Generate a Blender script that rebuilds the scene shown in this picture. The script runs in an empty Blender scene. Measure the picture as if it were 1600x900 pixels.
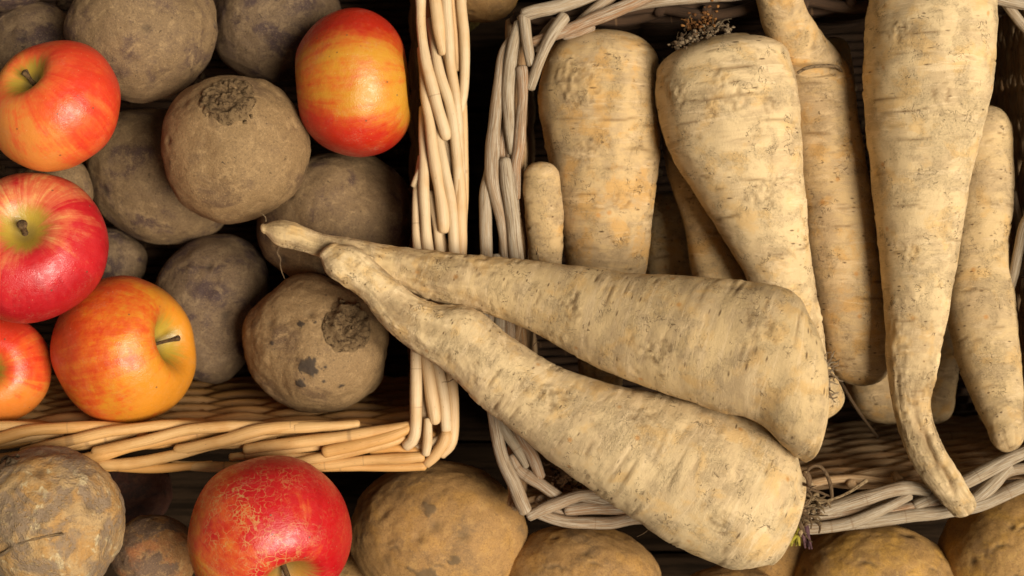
import bpy, math, random
import numpy as np
from mathutils import Vector

# ------------------------------------------------------------------ camera, sky, sun, exposure
U = 0.00035                      # metres per unit; one unit = one photograph pixel at basket-rim height
H = 2570.0                       # camera height above the rims, in units (0.9 m)
scene = bpy.context.scene
cam_d = bpy.data.cameras.new("camera")
cam = bpy.data.objects.new("camera", cam_d)
scene.collection.objects.link(cam)
cam.location = (0, 0, H * U)
cam.rotation_euler = (0, 0, 0)
cam_d.sensor_width = 36.0
cam_d.lens = 36.0 * H / 1600.0
cam_d.clip_start = 0.05
cam_d.clip_end = 50.0
cam_d.dof.use_dof = True
cam_d.dof.focus_distance = (H - 120) * U
cam_d.dof.aperture_fstop = 9.0
scene.camera = cam

SUN_EL, SUN_AZ = 57.0, -16.0     # azimuth measured from +X (photo right), towards +Y (photo top)
world = bpy.data.worlds.new("World")
scene.world = world
world.use_nodes = True
wn, wl = world.node_tree.nodes, world.node_tree.links
bg = wn["Background"]
sky = wn.new("ShaderNodeTexSky")
sky.sky_type = 'NISHITA'
sky.sun_disc = False
sky.sun_elevation = math.radians(SUN_EL)
sky.sun_rotation = math.radians(90 - SUN_AZ)
sky.dust_density = 0.6
sky.air_density = 0.45
hsv = wn.new("ShaderNodeHueSaturation")
hsv.inputs["Saturation"].default_value = 0.18
wl.new(sky.outputs[0], hsv.inputs["Color"])
warm = wn.new("ShaderNodeMix"); warm.data_type = 'RGBA'; warm.blend_type = 'MULTIPLY'
warm.inputs[0].default_value = 1.0
warm.inputs[7].default_value = (1.0, 0.88, 0.70, 1.0)     # the overcast is warm in the photograph
wl.new(hsv.outputs[0], warm.inputs[6])
wl.new(warm.outputs[2], bg.inputs["Color"])
bg.inputs["Strength"].default_value = 0.05
sun_d = bpy.data.lights.new("sun", 'SUN')
sun_d.energy = 5.0
sun_d.angle = math.radians(32)
sun_d.color = (1.0, 0.92, 0.78)
sun = bpy.data.objects.new("sun", sun_d)
scene.collection.objects.link(sun)
_el, _az = math.radians(SUN_EL), math.radians(SUN_AZ)
_dir = Vector((math.cos(_el) * math.cos(_az), math.cos(_el) * math.sin(_az), math.sin(_el)))
sun.rotation_euler = _dir.to_track_quat('Z', 'Y').to_euler()
scene.view_settings.view_transform = 'Standard'
scene.view_settings.look = 'None'
scene.view_settings.exposure = 0.17
scene.view_settings.gamma = 1.0
scene.render.engine = 'CYCLES'
scene.cycles.use_denoising = True
scene.cycles.max_bounces = 5
scene.cycles.diffuse_bounces = 3

# ------------------------------------------------------------------ numeric helpers
def W(px, py, z=0.0):
    """photograph pixel at height z (units) -> world point in units"""
    k = (H - z) / H
    return np.array([(px - 800.0) * k, -(py - 450.0) * k, z])

def _hash(ix, iy, iz, seed):
    h = (ix * 374761393 + iy * 668265263 + iz * 2147483647 + seed * 974711) & 0xFFFFFFFF
    h = ((h ^ (h >> 13)) * 1274126177) & 0xFFFFFFFF
    h = ((h ^ (h >> 16)) * 2246822519) & 0xFFFFFFFF
    return ((h ^ (h >> 15)) & 0xFFFFFF) / float(0xFFFFFF) * 2 - 1

def vnoise(P, seed=0):
    P = np.asarray(P, dtype=np.float64)
    i = np.floor(P).astype(np.int64)
    f = P - i
    f = f * f * f * (f * (f * 6 - 15) + 10)
    out = 0
    for dx in (0, 1):
        wx = f[..., 0] if dx else 1 - f[..., 0]
        for dy in (0, 1):
            wy = f[..., 1] if dy else 1 - f[..., 1]
            for dz in (0, 1):
                wz = f[..., 2] if dz else 1 - f[..., 2]
                out = out + wx * wy * wz * _hash(i[..., 0] + dx, i[..., 1] + dy, i[..., 2] + dz, seed)
    return out

def fbm(P, seed=0, octaves=4, gain=0.5):
    a, t, o = 1.0, 0.0, 0
    P = np.asarray(P, dtype=np.float64)
    for k in range(octaves):
        o = o + a * vnoise(P * (2.03 ** k) + 17.3 * k, seed + k)
        t += a
        a *= gain
    return o / t

def catmull(pts, step):
    """dense Catmull-Rom through rows of pts; spacing measured on the first three columns"""
    pts = np.asarray(pts, dtype=np.float64)
    if len(pts) == 2:
        pts = np.vstack([pts[0], (pts[0] + pts[1]) / 2, pts[1]])
    ext = np.vstack([2 * pts[0] - pts[1], pts, 2 * pts[-1] - pts[-2]])
    out = []
    for i in range(1, len(ext) - 2):
        p0, p1, p2, p3 = ext[i - 1], ext[i], ext[i + 1], ext[i + 2]
        n = max(2, int(np.linalg.norm((p2 - p1)[:3]) / step))
        t = (np.arange(n) / n)[:, None]
        out.append(0.5 * (2 * p1 + (p2 - p0) * t + (2 * p0 - 5 * p1 + 4 * p2 - p3) * t ** 2
                          + (3 * p1 - p0 - 3 * p2 + p3) * t ** 3))
    out.append(pts[-1:])
    return np.vstack(out)

def smooth(a, b, x):
    t = np.clip((x - a) / (b - a), 0, 1)
    return t * t * (3 - 2 * t)

def unit(v):
    v = np.asarray(v, dtype=np.float64)
    return v / (np.linalg.norm(v) + 1e-12)

class MB:
    """collects ring grids and builds them as ONE mesh object"""
    def __init__(self):
        self.v, self.f4, self.f3, self.p, self.r, self.g, self.n = [], [], [], [], [], [], 0
    def grid(self, V, p=None, ring=None, g=None, capa=True, capb=True):
        n, m = V.shape[:2]
        b = self.n
        p = V / 100.0 if p is None else p
        ring = np.zeros((n, m, 3)) if ring is None else ring
        g = np.zeros((n, m)) if g is None else g
        vs, ps, rs, gs = [V.reshape(-1, 3)], [p.reshape(-1, 3)], [ring.reshape(-1, 3)], [g.reshape(-1)]
        i = np.arange(n - 1)[:, None]
        j = np.arange(m)[None, :]
        j2 = (j + 1) % m
        q = np.stack([i * m + j, i * m + j2, (i + 1) * m + j2, (i + 1) * m + j], -1).reshape(-1, 4) + b
        self.f4.append(q)
        cnt = n * m
        jj = np.arange(m)
        for row, on, flip in ((0, capa, True), (n - 1, capb, False)):
            if not on:
                continue
            vs.append(V[row].mean(0)[None]); ps.append(p[row].mean(0)[None])
            rs.append(ring[row].mean(0)[None]); gs.append(np.array([g[row].mean()]))
            a, c = row * m + jj, row * m + (jj + 1) % m
            t = np.stack([c, a, np.full(m, cnt)], -1) if flip else np.stack([a, c, np.full(m, cnt)], -1)
            self.f3.append(t + b)
            cnt += 1
        self.v += vs; self.p += ps; self.r += rs; self.g += gs
        self.n += cnt
    def tube(self, pts, radii, m=10, step=6.0, wob=0.6, seed=0, tone=None, closed_caps=True, round_end=True, flat=1.0):
        """pts: rows of world units; radii: one per row"""
        q = catmull(np.column_stack([np.asarray(pts, float), np.asarray(radii, float)]), step)
        c, rad = q[:, :3].copy(), q[:, 3].copy()
        n = len(c)
        t = np.gradient(c, axis=0)
        t /= np.linalg.norm(t, axis=1)[:, None] + 1e-9
        ref = np.array([0, 0, 1.0]) if abs(t[:, 2]).mean() < 0.8 else np.array([1.0, 0, 0])
        a = np.cross(t, ref); a /= np.linalg.norm(a, axis=1)[:, None] + 1e-9
        bb = np.cross(a, t)
        s = np.concatenate([[0], np.cumsum(np.linalg.norm(np.diff(c, axis=0), axis=1))])
        sd = seed * 3.17
        c = c + wob * (a * vnoise(np.column_stack([s / 45, s * 0 + sd, s * 0]), 3)[:, None]
                       + bb * vnoise(np.column_stack([s / 45, s * 0 + sd, s * 0 + 9]), 4)[:, None])
        rad = rad * (1 + 0.09 * vnoise(np.column_stack([s / 38, s * 0 + sd, s * 0 + 5]), 5))
        th = np.linspace(0, 2 * math.pi, m, endpoint=False)
        cs, sn = np.cos(th), np.sin(th)
        rr = rad[:, None] * (1 + 0.05 * vnoise(np.stack(np.broadcast_arrays(s[:, None] / 60, cs[None] * 1.5 + sd, sn[None] * 1.5), -1), 6))
        V = c[:, None] + rr[..., None] * (a[:, None] * cs[None, :, None] + flat * bb[:, None] * sn[None, :, None])
        tone = (random.random() if tone is None else tone)
        g = np.full((n, m), tone)
        ring = np.stack(np.broadcast_arrays(cs[None], sn[None], (s / 100)[:, None] + sd), -1).copy()
        p = np.stack(np.broadcast_arrays((s / 100)[:, None] + sd, cs[None] * 0.09, sn[None] * 0.09 + seed * 0.7), -1).copy()
        if closed_caps and round_end:
            e0 = c[0] - t[0] * rad[0] * 0.35
            e1 = c[-1] + t[-1] * rad[-1] * 0.35
            V = np.concatenate([(e0 + (V[0] - c[0]) * 0.6)[None], V, (e1 + (V[-1] - c[-1]) * 0.6)[None]])
            g = np.concatenate([g[:1], g, g[-1:]]); ring = np.concatenate([ring[:1], ring, ring[-1:]])
            p = np.concatenate([p[:1], p, p[-1:]])
        self.grid(V, p, ring, g, closed_caps, closed_caps)
    def blob(self, c, r, seed=0, m=10, tone=0.5, rough=0.3):
        n = max(5, m // 2 + 1)
        t = np.linspace(0.18, math.pi - 0.18, n)
        th = np.linspace(0, 2 * math.pi, m, endpoint=False)
        D = np.stack(np.broadcast_arrays(np.sin(t)[:, None] * np.cos(th)[None], np.sin(t)[:, None] * np.sin(th)[None], np.cos(t)[:, None]), -1)
        k = 1 + rough * vnoise(D * 1.6 + seed * 7.1, 11)
        V = np.asarray(c, float) + D * k[..., None] * np.asarray(r, float)
        self.grid(V, V / 100.0, D.copy(), np.full((n, m), tone))
    def build(self, name, mat, parent=None, origin=(0, 0, 0)):
        v = np.concatenate(self.v)
        o = np.asarray(origin, float)
        me = bpy.data.meshes.new(name)
        q = np.concatenate(self.f4) if self.f4 else np.zeros((0, 4), int)
        t = np.concatenate(self.f3) if self.f3 else np.zeros((0, 3), int)
        me.vertices.add(len(v))
        me.vertices.foreach_set("co", ((v - o) * U).astype(np.float32).ravel())
        me.loops.add(q.size + t.size)
        me.loops.foreach_set("vertex_index", np.concatenate([q.ravel(), t.ravel()]).astype(np.int32))
        me.polygons.add(len(q) + len(t))
        st = np.concatenate([np.arange(len(q)) * 4, q.size + np.arange(len(t)) * 3]).astype(np.int32)
        me.polygons.foreach_set("loop_start", st)
        me.polygons.foreach_set("use_smooth", np.ones(len(st), dtype=bool))
        for nm, arr in (("p", self.p), ("ring", self.r)):
            at = me.attributes.new(nm, 'FLOAT_VECTOR', 'POINT')
            at.data.foreach_set("vector", np.concatenate(arr).astype(np.float32).ravel())
        at = me.attributes.new("g", 'FLOAT', 'POINT')
        at.data.foreach_set("value", np.concatenate(self.g).astype(np.float32))
        me.update(calc_edges=True)
        me.validate()
        me.materials.append(mat)
        ob = bpy.data.objects.new(name, me)
        scene.collection.objects.link(ob)
        if parent is not None:
            ob.parent = parent
        else:
            ob.location = tuple(o * U)
        return ob

def tag(o, label=None, cat=None, group=None, kind=None):
    if label: o["label"] = label
    if cat: o["category"] = cat
    if group: o["group"] = group
    if kind: o["kind"] = kind
    return o

# ------------------------------------------------------------------ materials
class NT:
    def __init__(self, name, rough=0.7, spec=0.3):
        self.m = bpy.data.materials.new(name)
        self.m.use_nodes = True
        self.t = self.m.node_tree
        self.b = self.t.nodes["Principled BSDF"]
        self.b.inputs["Roughness"].default_value = rough
        self.b.inputs["Specular IOR Level"].default_value = spec
    def N(self, typ, **kw):
        n = self.t.nodes.new(typ)
        for k, v in kw.items():
            setattr(n, k, v)
        return n
    def L(self, a, b):
        self.t.links.new(a, b)
    def val(self, sock, x):
        if isinstance(x, (int, float)):
            sock.default_value = x
        elif isinstance(x, tuple):
            sock.default_value = x if len(x) == len(sock.default_value) else (*x, 1.0)
        else:
            self.L(x, sock)
    def attr(self, name, out="Vector"):
        return self.N("ShaderNodeAttribute", attribute_name=name).outputs[out]
    def map(self, vec, scale=(1, 1, 1), loc=(0, 0, 0)):
        n = self.N("ShaderNodeMapping")
        n.inputs["Scale"].default_value = scale
        n.inputs["Location"].default_value = loc
        self.L(vec, n.inputs["Vector"])
        return n.outputs[0]
    def noise(self, vec, scale, detail=4, rough=0.55, dist=0.0):
        n = self.N("ShaderNodeTexNoise")
        n.inputs["Scale"].default_value = scale
        n.inputs["Detail"].default_value = detail
        n.inputs["Roughness"].default_value = rough
        n.inputs["Distortion"].default_value = dist
        self.L(vec, n.inputs["Vector"])
        return n.outputs["Fac"]
    def voro(self, vec, scale, feature='F1', out="Distance", rnd=1.0):
        n = self.N("ShaderNodeTexVoronoi", feature=feature)
        n.inputs["Scale"].default_value = scale
        n.inputs["Randomness"].default_value = rnd
        self.L(vec, n.inputs["Vector"])
        return n.outputs[out]
    def rng(self, x, a, b, lo=0.0, hi=1.0):
        n = self.N("ShaderNodeMapRange", interpolation_type='SMOOTHSTEP')
        self.val(n.inputs["Value"], x)
        n.inputs["From Min"].default_value = a
        n.inputs["From Max"].default_value = b
        n.inputs["To Min"].default_value = lo
        n.inputs["To Max"].default_value = hi
        return n.outputs[0]
    def math(self, op, a, b=0.0, c=None):
        n = self.N("ShaderNodeMath", operation=op)
        self.val(n.inputs[0], a); self.val(n.inputs[1], b)
        if c is not None: self.val(n.inputs[2], c)
        return n.outputs[0]
    def dot(self, vec, d):
        n = self.N("ShaderNodeVectorMath", operation='DOT_PRODUCT')
        self.L(vec, n.inputs[0]); n.inputs[1].default_value = d
        return n.outputs["Value"]
    def vadd(self, vec, fac_sock, k):
        """distort vec by a noise colour"""
        n = self.N("ShaderNodeVectorMath", operation='MULTIPLY_ADD')
        self.L(fac_sock, n.inputs[0]); n.inputs[1].default_value = (k, k, k); self.L(vec, n.inputs[2])
        return n.outputs[0]
    def mix(self, f, a, b):
        n = self.N("ShaderNodeMix", data_type='RGBA')
        self.val(n.inputs[0], f); self.val(n.inputs[6], a); self.val(n.inputs[7], b)
        return n.outputs[2]
    def bump(self, h, dist, strength=1.0, prev=None):
        n = self.N("ShaderNodeBump")
        n.inputs["Distance"].default_value = dist
        n.inputs["Strength"].default_value = strength
        self.L(h, n.inputs["Height"])
        if prev is not None: self.L(prev, n.inputs["Normal"])
        return n.outputs[0]
    def out(self, col, normal=None, rough=None):
        self.val(self.b.inputs["Base Color"], col)
        if normal is not None: self.L(normal, self.b.inputs["Normal"])
        if rough is not None: self.val(self.b.inputs["Roughness"], rough)
        return self.m

def parsnip_mat(name, cream, dirt, warm, dirt_amt=0.5, warm_amt=0.5, fleck=0.8):
    t = NT(name, 0.78, 0.22)
    p, r, g = t.attr("p"), t.attr("ring"), t.attr("g", "Fac")
    big = t.noise(p, 1.5, 5, 0.6, 0.6)
    mid = t.noise(t.map(p, (1, 1, 1), (2, 6, 1)), 2.1, 6, 0.6, 0.3)
    fine = t.noise(p, 26, 4, 0.65)
    rg = t.noise(t.map(r, (0.9, 0.9, 7.0)), 1.0, 6, 0.68, 0.6)
    rg2 = t.noise(t.map(r, (1.8, 1.8, 26.0)), 1.0, 4, 0.65, 0.4)
    # cream skin, veiled by dry soil in drifting patches
    veil = t.math('ADD', t.math('MULTIPLY', big, 0.55), t.math('MULTIPLY', rg, 0.45))
    c = t.mix(t.rng(veil, 0.53 - 0.16 * dirt_amt, 0.64 - 0.14 * dirt_amt), cream, dirt)
    c = t.mix(t.math('MULTIPLY', t.rng(mid, 0.50, 0.64), warm_amt), c, warm)
    pale = tuple(min(1, x * 1.12 + 0.05) for x in cream)
    c = t.mix(t.math('MULTIPLY', t.rng(rg, 0.53, 0.63), 0.6), c, pale)
    # rough patches carry fine grains of soil, the rest of the skin is nearly clean
    rough = t.rng(t.noise(t.map(p, (1, 1, 1), (9, 2, 4)), 2.3, 5, 0.65, 0.4), 0.44, 0.60)
    c = t.mix(t.math('MULTIPLY', t.math('ADD', t.math('MULTIPLY', rough, 0.5), 0.06), t.rng(fine, 0.48, 0.66)), c, tuple(x * 0.70 for x in dirt))
    c = t.mix(t.math('MULTIPLY', t.rng(rg2, 0.60, 0.72), 0.35), c, tuple(x * 0.60 for x in dirt))
    # pores and flecks lying round the root
    fv = t.voro(t.map(r, (2.4, 2.4, 10.0)), 1.0)
    fm = t.rng(t.noise(p, 2.6, 3), 0.46, 0.58)
    c = t.mix(t.math('MULTIPLY', t.math('MULTIPLY', t.rng(fv, 0.20, 0.07), fm), fleck), c, (0.10, 0.055, 0.022))
    # curled scabs and cracks: contour lines of a noise, broken up
    ct = t.noise(p, 7.0, 3, 0.55, 0.9)
    line = t.rng(t.math('ABSOLUTE', t.math('SUBTRACT', ct, 0.5)), 0.018, 0.004)
    lm = t.rng(t.noise(t.map(p, (1, 1, 1), (5, 3, 1)), 3.2, 5, 0.6), 0.565, 0.61)
    sc = t.math('MULTIPLY', line, lm)
    c = t.mix(t.math('MULTIPLY', sc, 1.0 * fleck), c, (0.15, 0.095, 0.045))
    # dark soil caught in specks
    sp = t.rng(t.noise(t.map(p, (1, 1, 1), (1, 8, 3)), 15, 4, 0.7, 0.6), 0.645, 0.70)
    sm = t.rng(t.noise(t.map(p, (1, 1, 1), (6, 6, 2)), 1.7, 4, 0.6), 0.50, 0.62)
    c = t.mix(t.math('MULTIPLY', t.math('MULTIPLY', sp, sm), fleck), c, (0.11, 0.07, 0.035))
    # rusty spots where side roots broke off
    ru = t.rng(t.voro(t.map(p, (1, 1, 1), (3, 3, 3)), 2.1), 0.12, 0.03)
    c = t.mix(t.math('MULTIPLY', ru, 0.65), c, (0.50, 0.22, 0.05))
    c = t.mix(t.math('MULTIPLY', g, 0.85), c, (0.17, 0.09, 0.03))
    def z(x): return t.math('SUBTRACT', x, 0.5)
    n = t.bump(t.math('MULTIPLY', z(t.noise(p, 7, 3, 0.55, 0.2)), t.math('ADD', rough, 0.15)), 0.0010, 0.6)
    n = t.bump(t.noise(p, 40, 4, 0.7), 0.00045, 0.85, n)
    n = t.bump(t.math('MULTIPLY', t.math('ADD', rough, 0.3), t.math('ADD', t.math('MULTIPLY', z(fine), 0.6), t.math('MULTIPLY', z(rg2), 0.6))), 0.0008, 0.75, n)
    n = t.bump(t.math('SUBTRACT', t.math('MULTIPLY', z(t.noise(p, 80, 2)), t.math('ADD', rough, 0.3)), t.math('MULTIPLY', sc, 0.8)), 0.0005, 0.8, n)
    return t.out(c, n)

def root_mat(name, base, dark, light, speck=(0.02, 0.014, 0.012), patch=(0.45, 0.62), rough=0.72, warm=None, spec=0.3, bumpk=1.0, fleck=0.8):
    t = NT(name, rough, spec)
    p, g = t.attr("p"), t.attr("g", "Fac")
    big = t.noise(p, 1.7, 6, 0.62, 0.5)
    mid = t.noise(t.map(p, (1, 1, 1), (3, 7, 2)), 5.2, 6, 0.65, 0.6)
    fine = t.noise(p, 30, 4, 0.7)
    c = t.mix(t.rng(big, patch[0], patch[1]), base, dark)
    c = t.mix(t.math('MULTIPLY', t.rng(mid, 0.5, 0.66), 0.7), c, light)
    if warm:
        c = t.mix(t.math('MULTIPLY', t.rng(t.noise(t.map(p, (1, 1, 1), (9, 1, 4)), 2.0, 5, 0.6), 0.48, 0.64), 0.75), c, warm)
    c = t.mix(t.rng(fine, 0.45, 0.7, 0.0, 0.5), c, tuple(x * 0.55 for x in dark))
    c = t.mix(t.rng(t.noise(p, 48, 2), 0.56, 0.7, 0.0, 0.35), c, tuple(min(1, x * 1.4) for x in light))
    m2 = t.noise(t.map(p, (1, 1, 1), (1, 5, 8)), 9.0, 5, 0.7, 0.5)
    spot = t.rng(m2, 0.655, 0.70)
    c = t.mix(t.math('MULTIPLY', spot, fleck), c, speck)
    vv = t.rng(t.voro(p, 6.0), 0.10, 0.04)
    c = t.mix(t.math('MULTIPLY', vv, 0.7 * fleck), c, speck)
    c = t.mix(g, c, tuple(x * 1.0 for x in speck))
    n = t.bump(mid, 0.0013 * bumpk, 0.7)
    n = t.bump(fine, 0.0008 * bumpk, 0.8, n)
    n = t.bump(t.math('SUBTRACT', t.noise(p, 75, 2), t.math('MULTIPLY', spot, 0.8)), 0.0005 * bumpk, 0.8, n)
    return t.out(c, n)

def apple_mat(name, red, yellow, bdir, bias, streak=0.5, russet=0.0, deep=None, green=(0.38, 0.245, 0.03), band=None, rough=0.34, mottle=0.35, soft=0.0):
    """bdir: the side of the fruit that coloured in the sun; ring.z runs from stem to calyx"""
    t = NT(name, rough, 0.45)
    p, r, g = t.attr("p"), t.attr("ring"), t.attr("g", "Fac")
    w = t.attr("side")
    st = t.noise(t.map(r, (5.0, 5.0, 0.8)), 1.0, 6, 0.68, 0.25)
    st2 = t.noise(t.map(r, (14.0, 14.0, 1.5)), 1.0, 4, 0.7, 0.3)
    bl = t.noise(p, 1.6, 5, 0.6, 0.4)
    mo = t.noise(t.map(p, (1, 1, 1), (3, 9, 5)), 8.0, 5, 0.7, 0.4)
    d = t.dot(w, bdir)
    f = t.math('ADD', t.math('MULTIPLY', d, 0.55), bias)
    if band is not None:
        bd = t.math('ABSOLUTE', t.math('SUBTRACT', t.dot(w, band[0]), band[1]))
        f = t.math('ADD', f, t.math('MULTIPLY', t.rng(bd, band[2], band[3]), band[4]))
    f = t.math('ADD', f, t.math('MULTIPLY', t.math('SUBTRACT', st, 0.5), 1.6 * streak))
    f = t.math('ADD', f, t.math('MULTIPLY', t.math('SUBTRACT', bl, 0.5), 1.1))
    f = t.math('ADD', f, t.math('MULTIPLY', t.math('SUBTRACT', st2, 0.5), 0.7 * streak))
    f = t.math('ADD', f, t.math('MULTIPLY', t.math('SUBTRACT', mo, 0.5), mottle))
    mid = tuple((a * 0.75 + b * 0.35) for a, b in zip(red, yellow))
    c = t.mix(t.rng(f, 0.12 - soft, 0.42 + soft), yellow, mid)
    c = t.mix(t.rng(f, 0.36 - soft * 0.5, 0.72 + soft), c, red)
    if deep:
        c = t.mix(t.rng(f, 0.75, 1.15), c, deep)
    # lenticels
    lv = t.rng(t.voro(p, 11.0), 0.085, 0.035)
    c = t.mix(t.math('MULTIPLY', lv, 0.45), c, (0.75, 0.5, 0.25))
    du = t.math('MULTIPLY', t.rng(t.noise(t.map(p, (1, 1, 1), (6, 4, 2)), 2.4, 5, 0.7), 0.5, 0.75), t.rng(t.noise(p, 34, 3, 0.7), 0.42, 0.62))
    c = t.mix(t.math('MULTIPLY', du, 0.22), c, (0.50, 0.36, 0.22))
    # small scuffs
    sc = t.rng(t.noise(p, 6.5, 5, 0.75, 1.0), 0.68, 0.75)
    c = t.mix(t.math('MULTIPLY', sc, 0.5), c, (0.42, 0.30, 0.17))
    spot = t.rng(t.voro(t.map(p, (1, 1, 1), (4, 2, 9)), 3.4), 0.075, 0.03)
    c = t.mix(t.math('MULTIPLY', spot, 0.8), c, (0.10, 0.06, 0.03))
    if russet > 0:
        lee = t.rng(t.dot(w, (-0.9, -0.2, 0.25)), -0.80, 0.25)
        nz = t.N("ShaderNodeTexNoise"); nz.inputs["Scale"].default_value = 5.0; nz.inputs["Detail"].default_value = 4
        t.L(p, nz.inputs["Vector"])
        pd = t.vadd(p, nz.outputs["Color"], 0.28)
        net = t.rng(t.voro(pd, 7.5, 'DISTANCE_TO_EDGE'), 0.060, 0.010)
        net2 = t.rng(t.voro(t.map(pd, (1, 1, 1), (3, 1, 2)), 14.0, 'DISTANCE_TO_EDGE'), 0.10, 0.02)
        msk = t.rng(t.noise(t.map(p, (1, 1, 1), (2, 8, 3)), 1.9, 5, 0.65), 0.40, 0.60)
        m2 = t.rng(t.noise(t.map(p, (1, 1, 1), (7, 2, 1)), 3.0, 4, 0.65), 0.50, 0.62)
        nn = t.math('MAXIMUM', t.math('MULTIPLY', net, msk), t.math('MULTIPLY', t.math('MULTIPLY', net2, m2), 0.8))
        c = t.mix(t.math('MULTIPLY', t.math('MULTIPLY', nn, russet), t.math('ADD', t.math('MULTIPLY', lee, 0.85), 0.15)), c, (0.48, 0.26, 0.085))
    # green-yellow bowl round the stalk, with the streaks running into it
    gf = t.math('ADD', g, t.math('MULTIPLY', t.math('SUBTRACT', st, 0.5), 0.9))
    c = t.mix(t.rng(gf, 0.40, 0.80), c, green)
    c = t.mix(t.rng(g, 0.80, 1.0, 0.0, 0.75), c, (0.16, 0.11, 0.03))
    n = t.bump(t.noise(p, 7, 4, 0.6), 0.0006, 0.5)
    n = t.bump(t.noise(p, 45, 3, 0.6), 0.00022, 0.6, n)
    rg = t.rng(t.noise(p, 9, 4), 0.35, 0.65, rough - 0.06, rough + 0.14)
    t.b.inputs["Subsurface Weight"].default_value = 0.0
    return t.out(c, n, rg)

def willow_mat(name, light, dark, warm, rough=0.55, grain=0.5, weather=None):
    t = NT(name, rough, 0.35)
    p, r, g = t.attr("p"), t.attr("ring"), t.attr("g", "Fac")
    lng = t.noise(p, 1.2, 4, 0.6)
    gr = t.noise(t.map(r, (5.0, 5.0, 1.6)), 1.0, 5, 0.65)
    gr2 = t.noise(t.map(r, (9.0, 9.0, 2.6)), 1.0, 3, 0.65)
    c = t.mix(t.rng(g, 0.0, 1.0), light, warm)
    c = t.mix(t.math('MULTIPLY', t.rng(lng, 0.45, 0.66), 0.6), c, dark)
    c = t.mix(t.math('MULTIPLY', t.rng(gr, 0.48, 0.66), grain), c, tuple(x * 0.62 for x in dark))
    if weather:
        c = t.mix(t.math('MULTIPLY', t.rng(gr2, 0.47, 0.6), 0.75), c, weather)
    sp = t.rng(t.voro(t.map(r, (1.6, 1.6, 5.0)), 1.0), 0.10, 0.03)
    c = t.mix(t.math('MULTIPLY', sp, 0.75), c, (0.10, 0.05, 0.02))
    # a knot here and there across the rod
    kn = t.math('MULTIPLY', t.rng(t.math('ABSOLUTE', t.math('SUBTRACT', t.noise(t.map(p, (1, 0.02, 0.02)), 1.1, 0), 0.5)), 0.008, 0.002), t.rng(t.noise(t.map(p, (1, 1, 1), (7, 3, 1)), 0.9, 1), 0.54, 0.58))
    c = t.mix(t.math('MULTIPLY', kn, 0.45), c, (0.20, 0.11, 0.05))
    n = t.bump(gr, 0.0011, 0.55 * (0.4 + grain))
    n = t.bump(gr2, 0.0004, 0.6 * (0.4 + grain), n)
    return t.out(c, n)

def crumb_mat(name, a, b, c3):
    t = NT(name, 0.9, 0.1)
    p, g = t.attr("p"), t.attr("g", "Fac")
    c = t.mix(t.rng(g, 0.0, 1.0), a, b)
    c = t.mix(t.rng(t.noise(p, 16, 5, 0.7), 0.45, 0.65), c, c3)
    return t.out(c, t.bump(t.noise(p, 40, 4, 0.7), 0.0012, 1.0))

PN = parsnip_mat("parsnip_skin", (0.60, 0.425, 0.215), (0.49, 0.345, 0.185), (0.60, 0.345, 0.105), 0.52, 0.45)
PN_PALE = parsnip_mat("parsnip_skin_pale", (0.67, 0.49, 0.265), (0.54, 0.385, 0.21), (0.67, 0.395, 0.125), 0.48, 0.45)
PN_DIRTY = parsnip_mat("parsnip_skin_muddy", (0.58, 0.395, 0.19), (0.46, 0.315, 0.165), (0.58, 0.315, 0.09), 0.6, 0.65)
BEET = root_mat("beetroot_skin", (0.195, 0.121, 0.058), (0.088, 0.050, 0.036), (0.30, 0.193, 0.092), patch=(0.48, 0.66), bumpk=0.6)
BEET_DARK = root_mat("beetroot_skin_dark", (0.150, 0.094, 0.050), (0.062, 0.036, 0.030), (0.235, 0.154, 0.080), patch=(0.44, 0.60), fleck=0.6, bumpk=0.6)
BEET_PALE = root_mat("beetroot_skin_pale", (0.245, 0.150, 0.066), (0.135, 0.078, 0.040), (0.35, 0.222, 0.102), patch=(0.5, 0.7), bumpk=0.65)
POT = root_mat("potato_skin", (0.33, 0.180, 0.062), (0.20, 0.115, 0.048), (0.41, 0.235, 0.080), (0.125, 0.078, 0.036), (0.47, 0.68), 0.72, (0.40, 0.21, 0.055), bumpk=0.4, fleck=0.4)
POT_GOLD = root_mat("potato_skin_gold", (0.38, 0.210, 0.066), (0.25, 0.14, 0.054), (0.46, 0.275, 0.085), (0.06, 0.04, 0.02), (0.5, 0.7), 0.68, (0.50, 0.27, 0.055), bumpk=0.4, fleck=0.4)
ONION = root_mat("onion_skin", (0.34, 0.16, 0.055), (0.17, 0.10, 0.06), (0.46, 0.27, 0.11), (0.08, 0.04, 0.02), (0.45, 0.5), 0.55, (0.40, 0.14, 0.045))
DARKRED = root_mat("dark_onion_skin", (0.10, 0.035, 0.02), (0.05, 0.025, 0.018), (0.15, 0.06, 0.03))
CROWN = crumb_mat("crown_crumbs", (0.30, 0.225, 0.14), (0.12, 0.075, 0.04), (0.06, 0.035, 0.02))
SCAR = crumb_mat("leaf_scar_bark", (0.24, 0.155, 0.075), (0.15, 0.092, 0.045), (0.060, 0.035, 0.018))
CROWN_DARK = crumb_mat("crown_crumbs_dark", (0.17, 0.115, 0.065), (0.09, 0.055, 0.03), (0.03, 0.018, 0.01))
CROWN_RUST = crumb_mat("crown_fibre_rust", (0.33, 0.15, 0.045), (0.20, 0.085, 0.03), (0.08, 0.03, 0.012))
CROWN_DARKRUST = crumb_mat("crown_dark_rust", (0.13, 0.062, 0.025), (0.07, 0.033, 0.015), (0.03, 0.014, 0.008))
FIBRE = crumb_mat("dry_fibre", (0.40, 0.28, 0.15), (0.17, 0.105, 0.055), (0.08, 0.045, 0.025))
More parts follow.
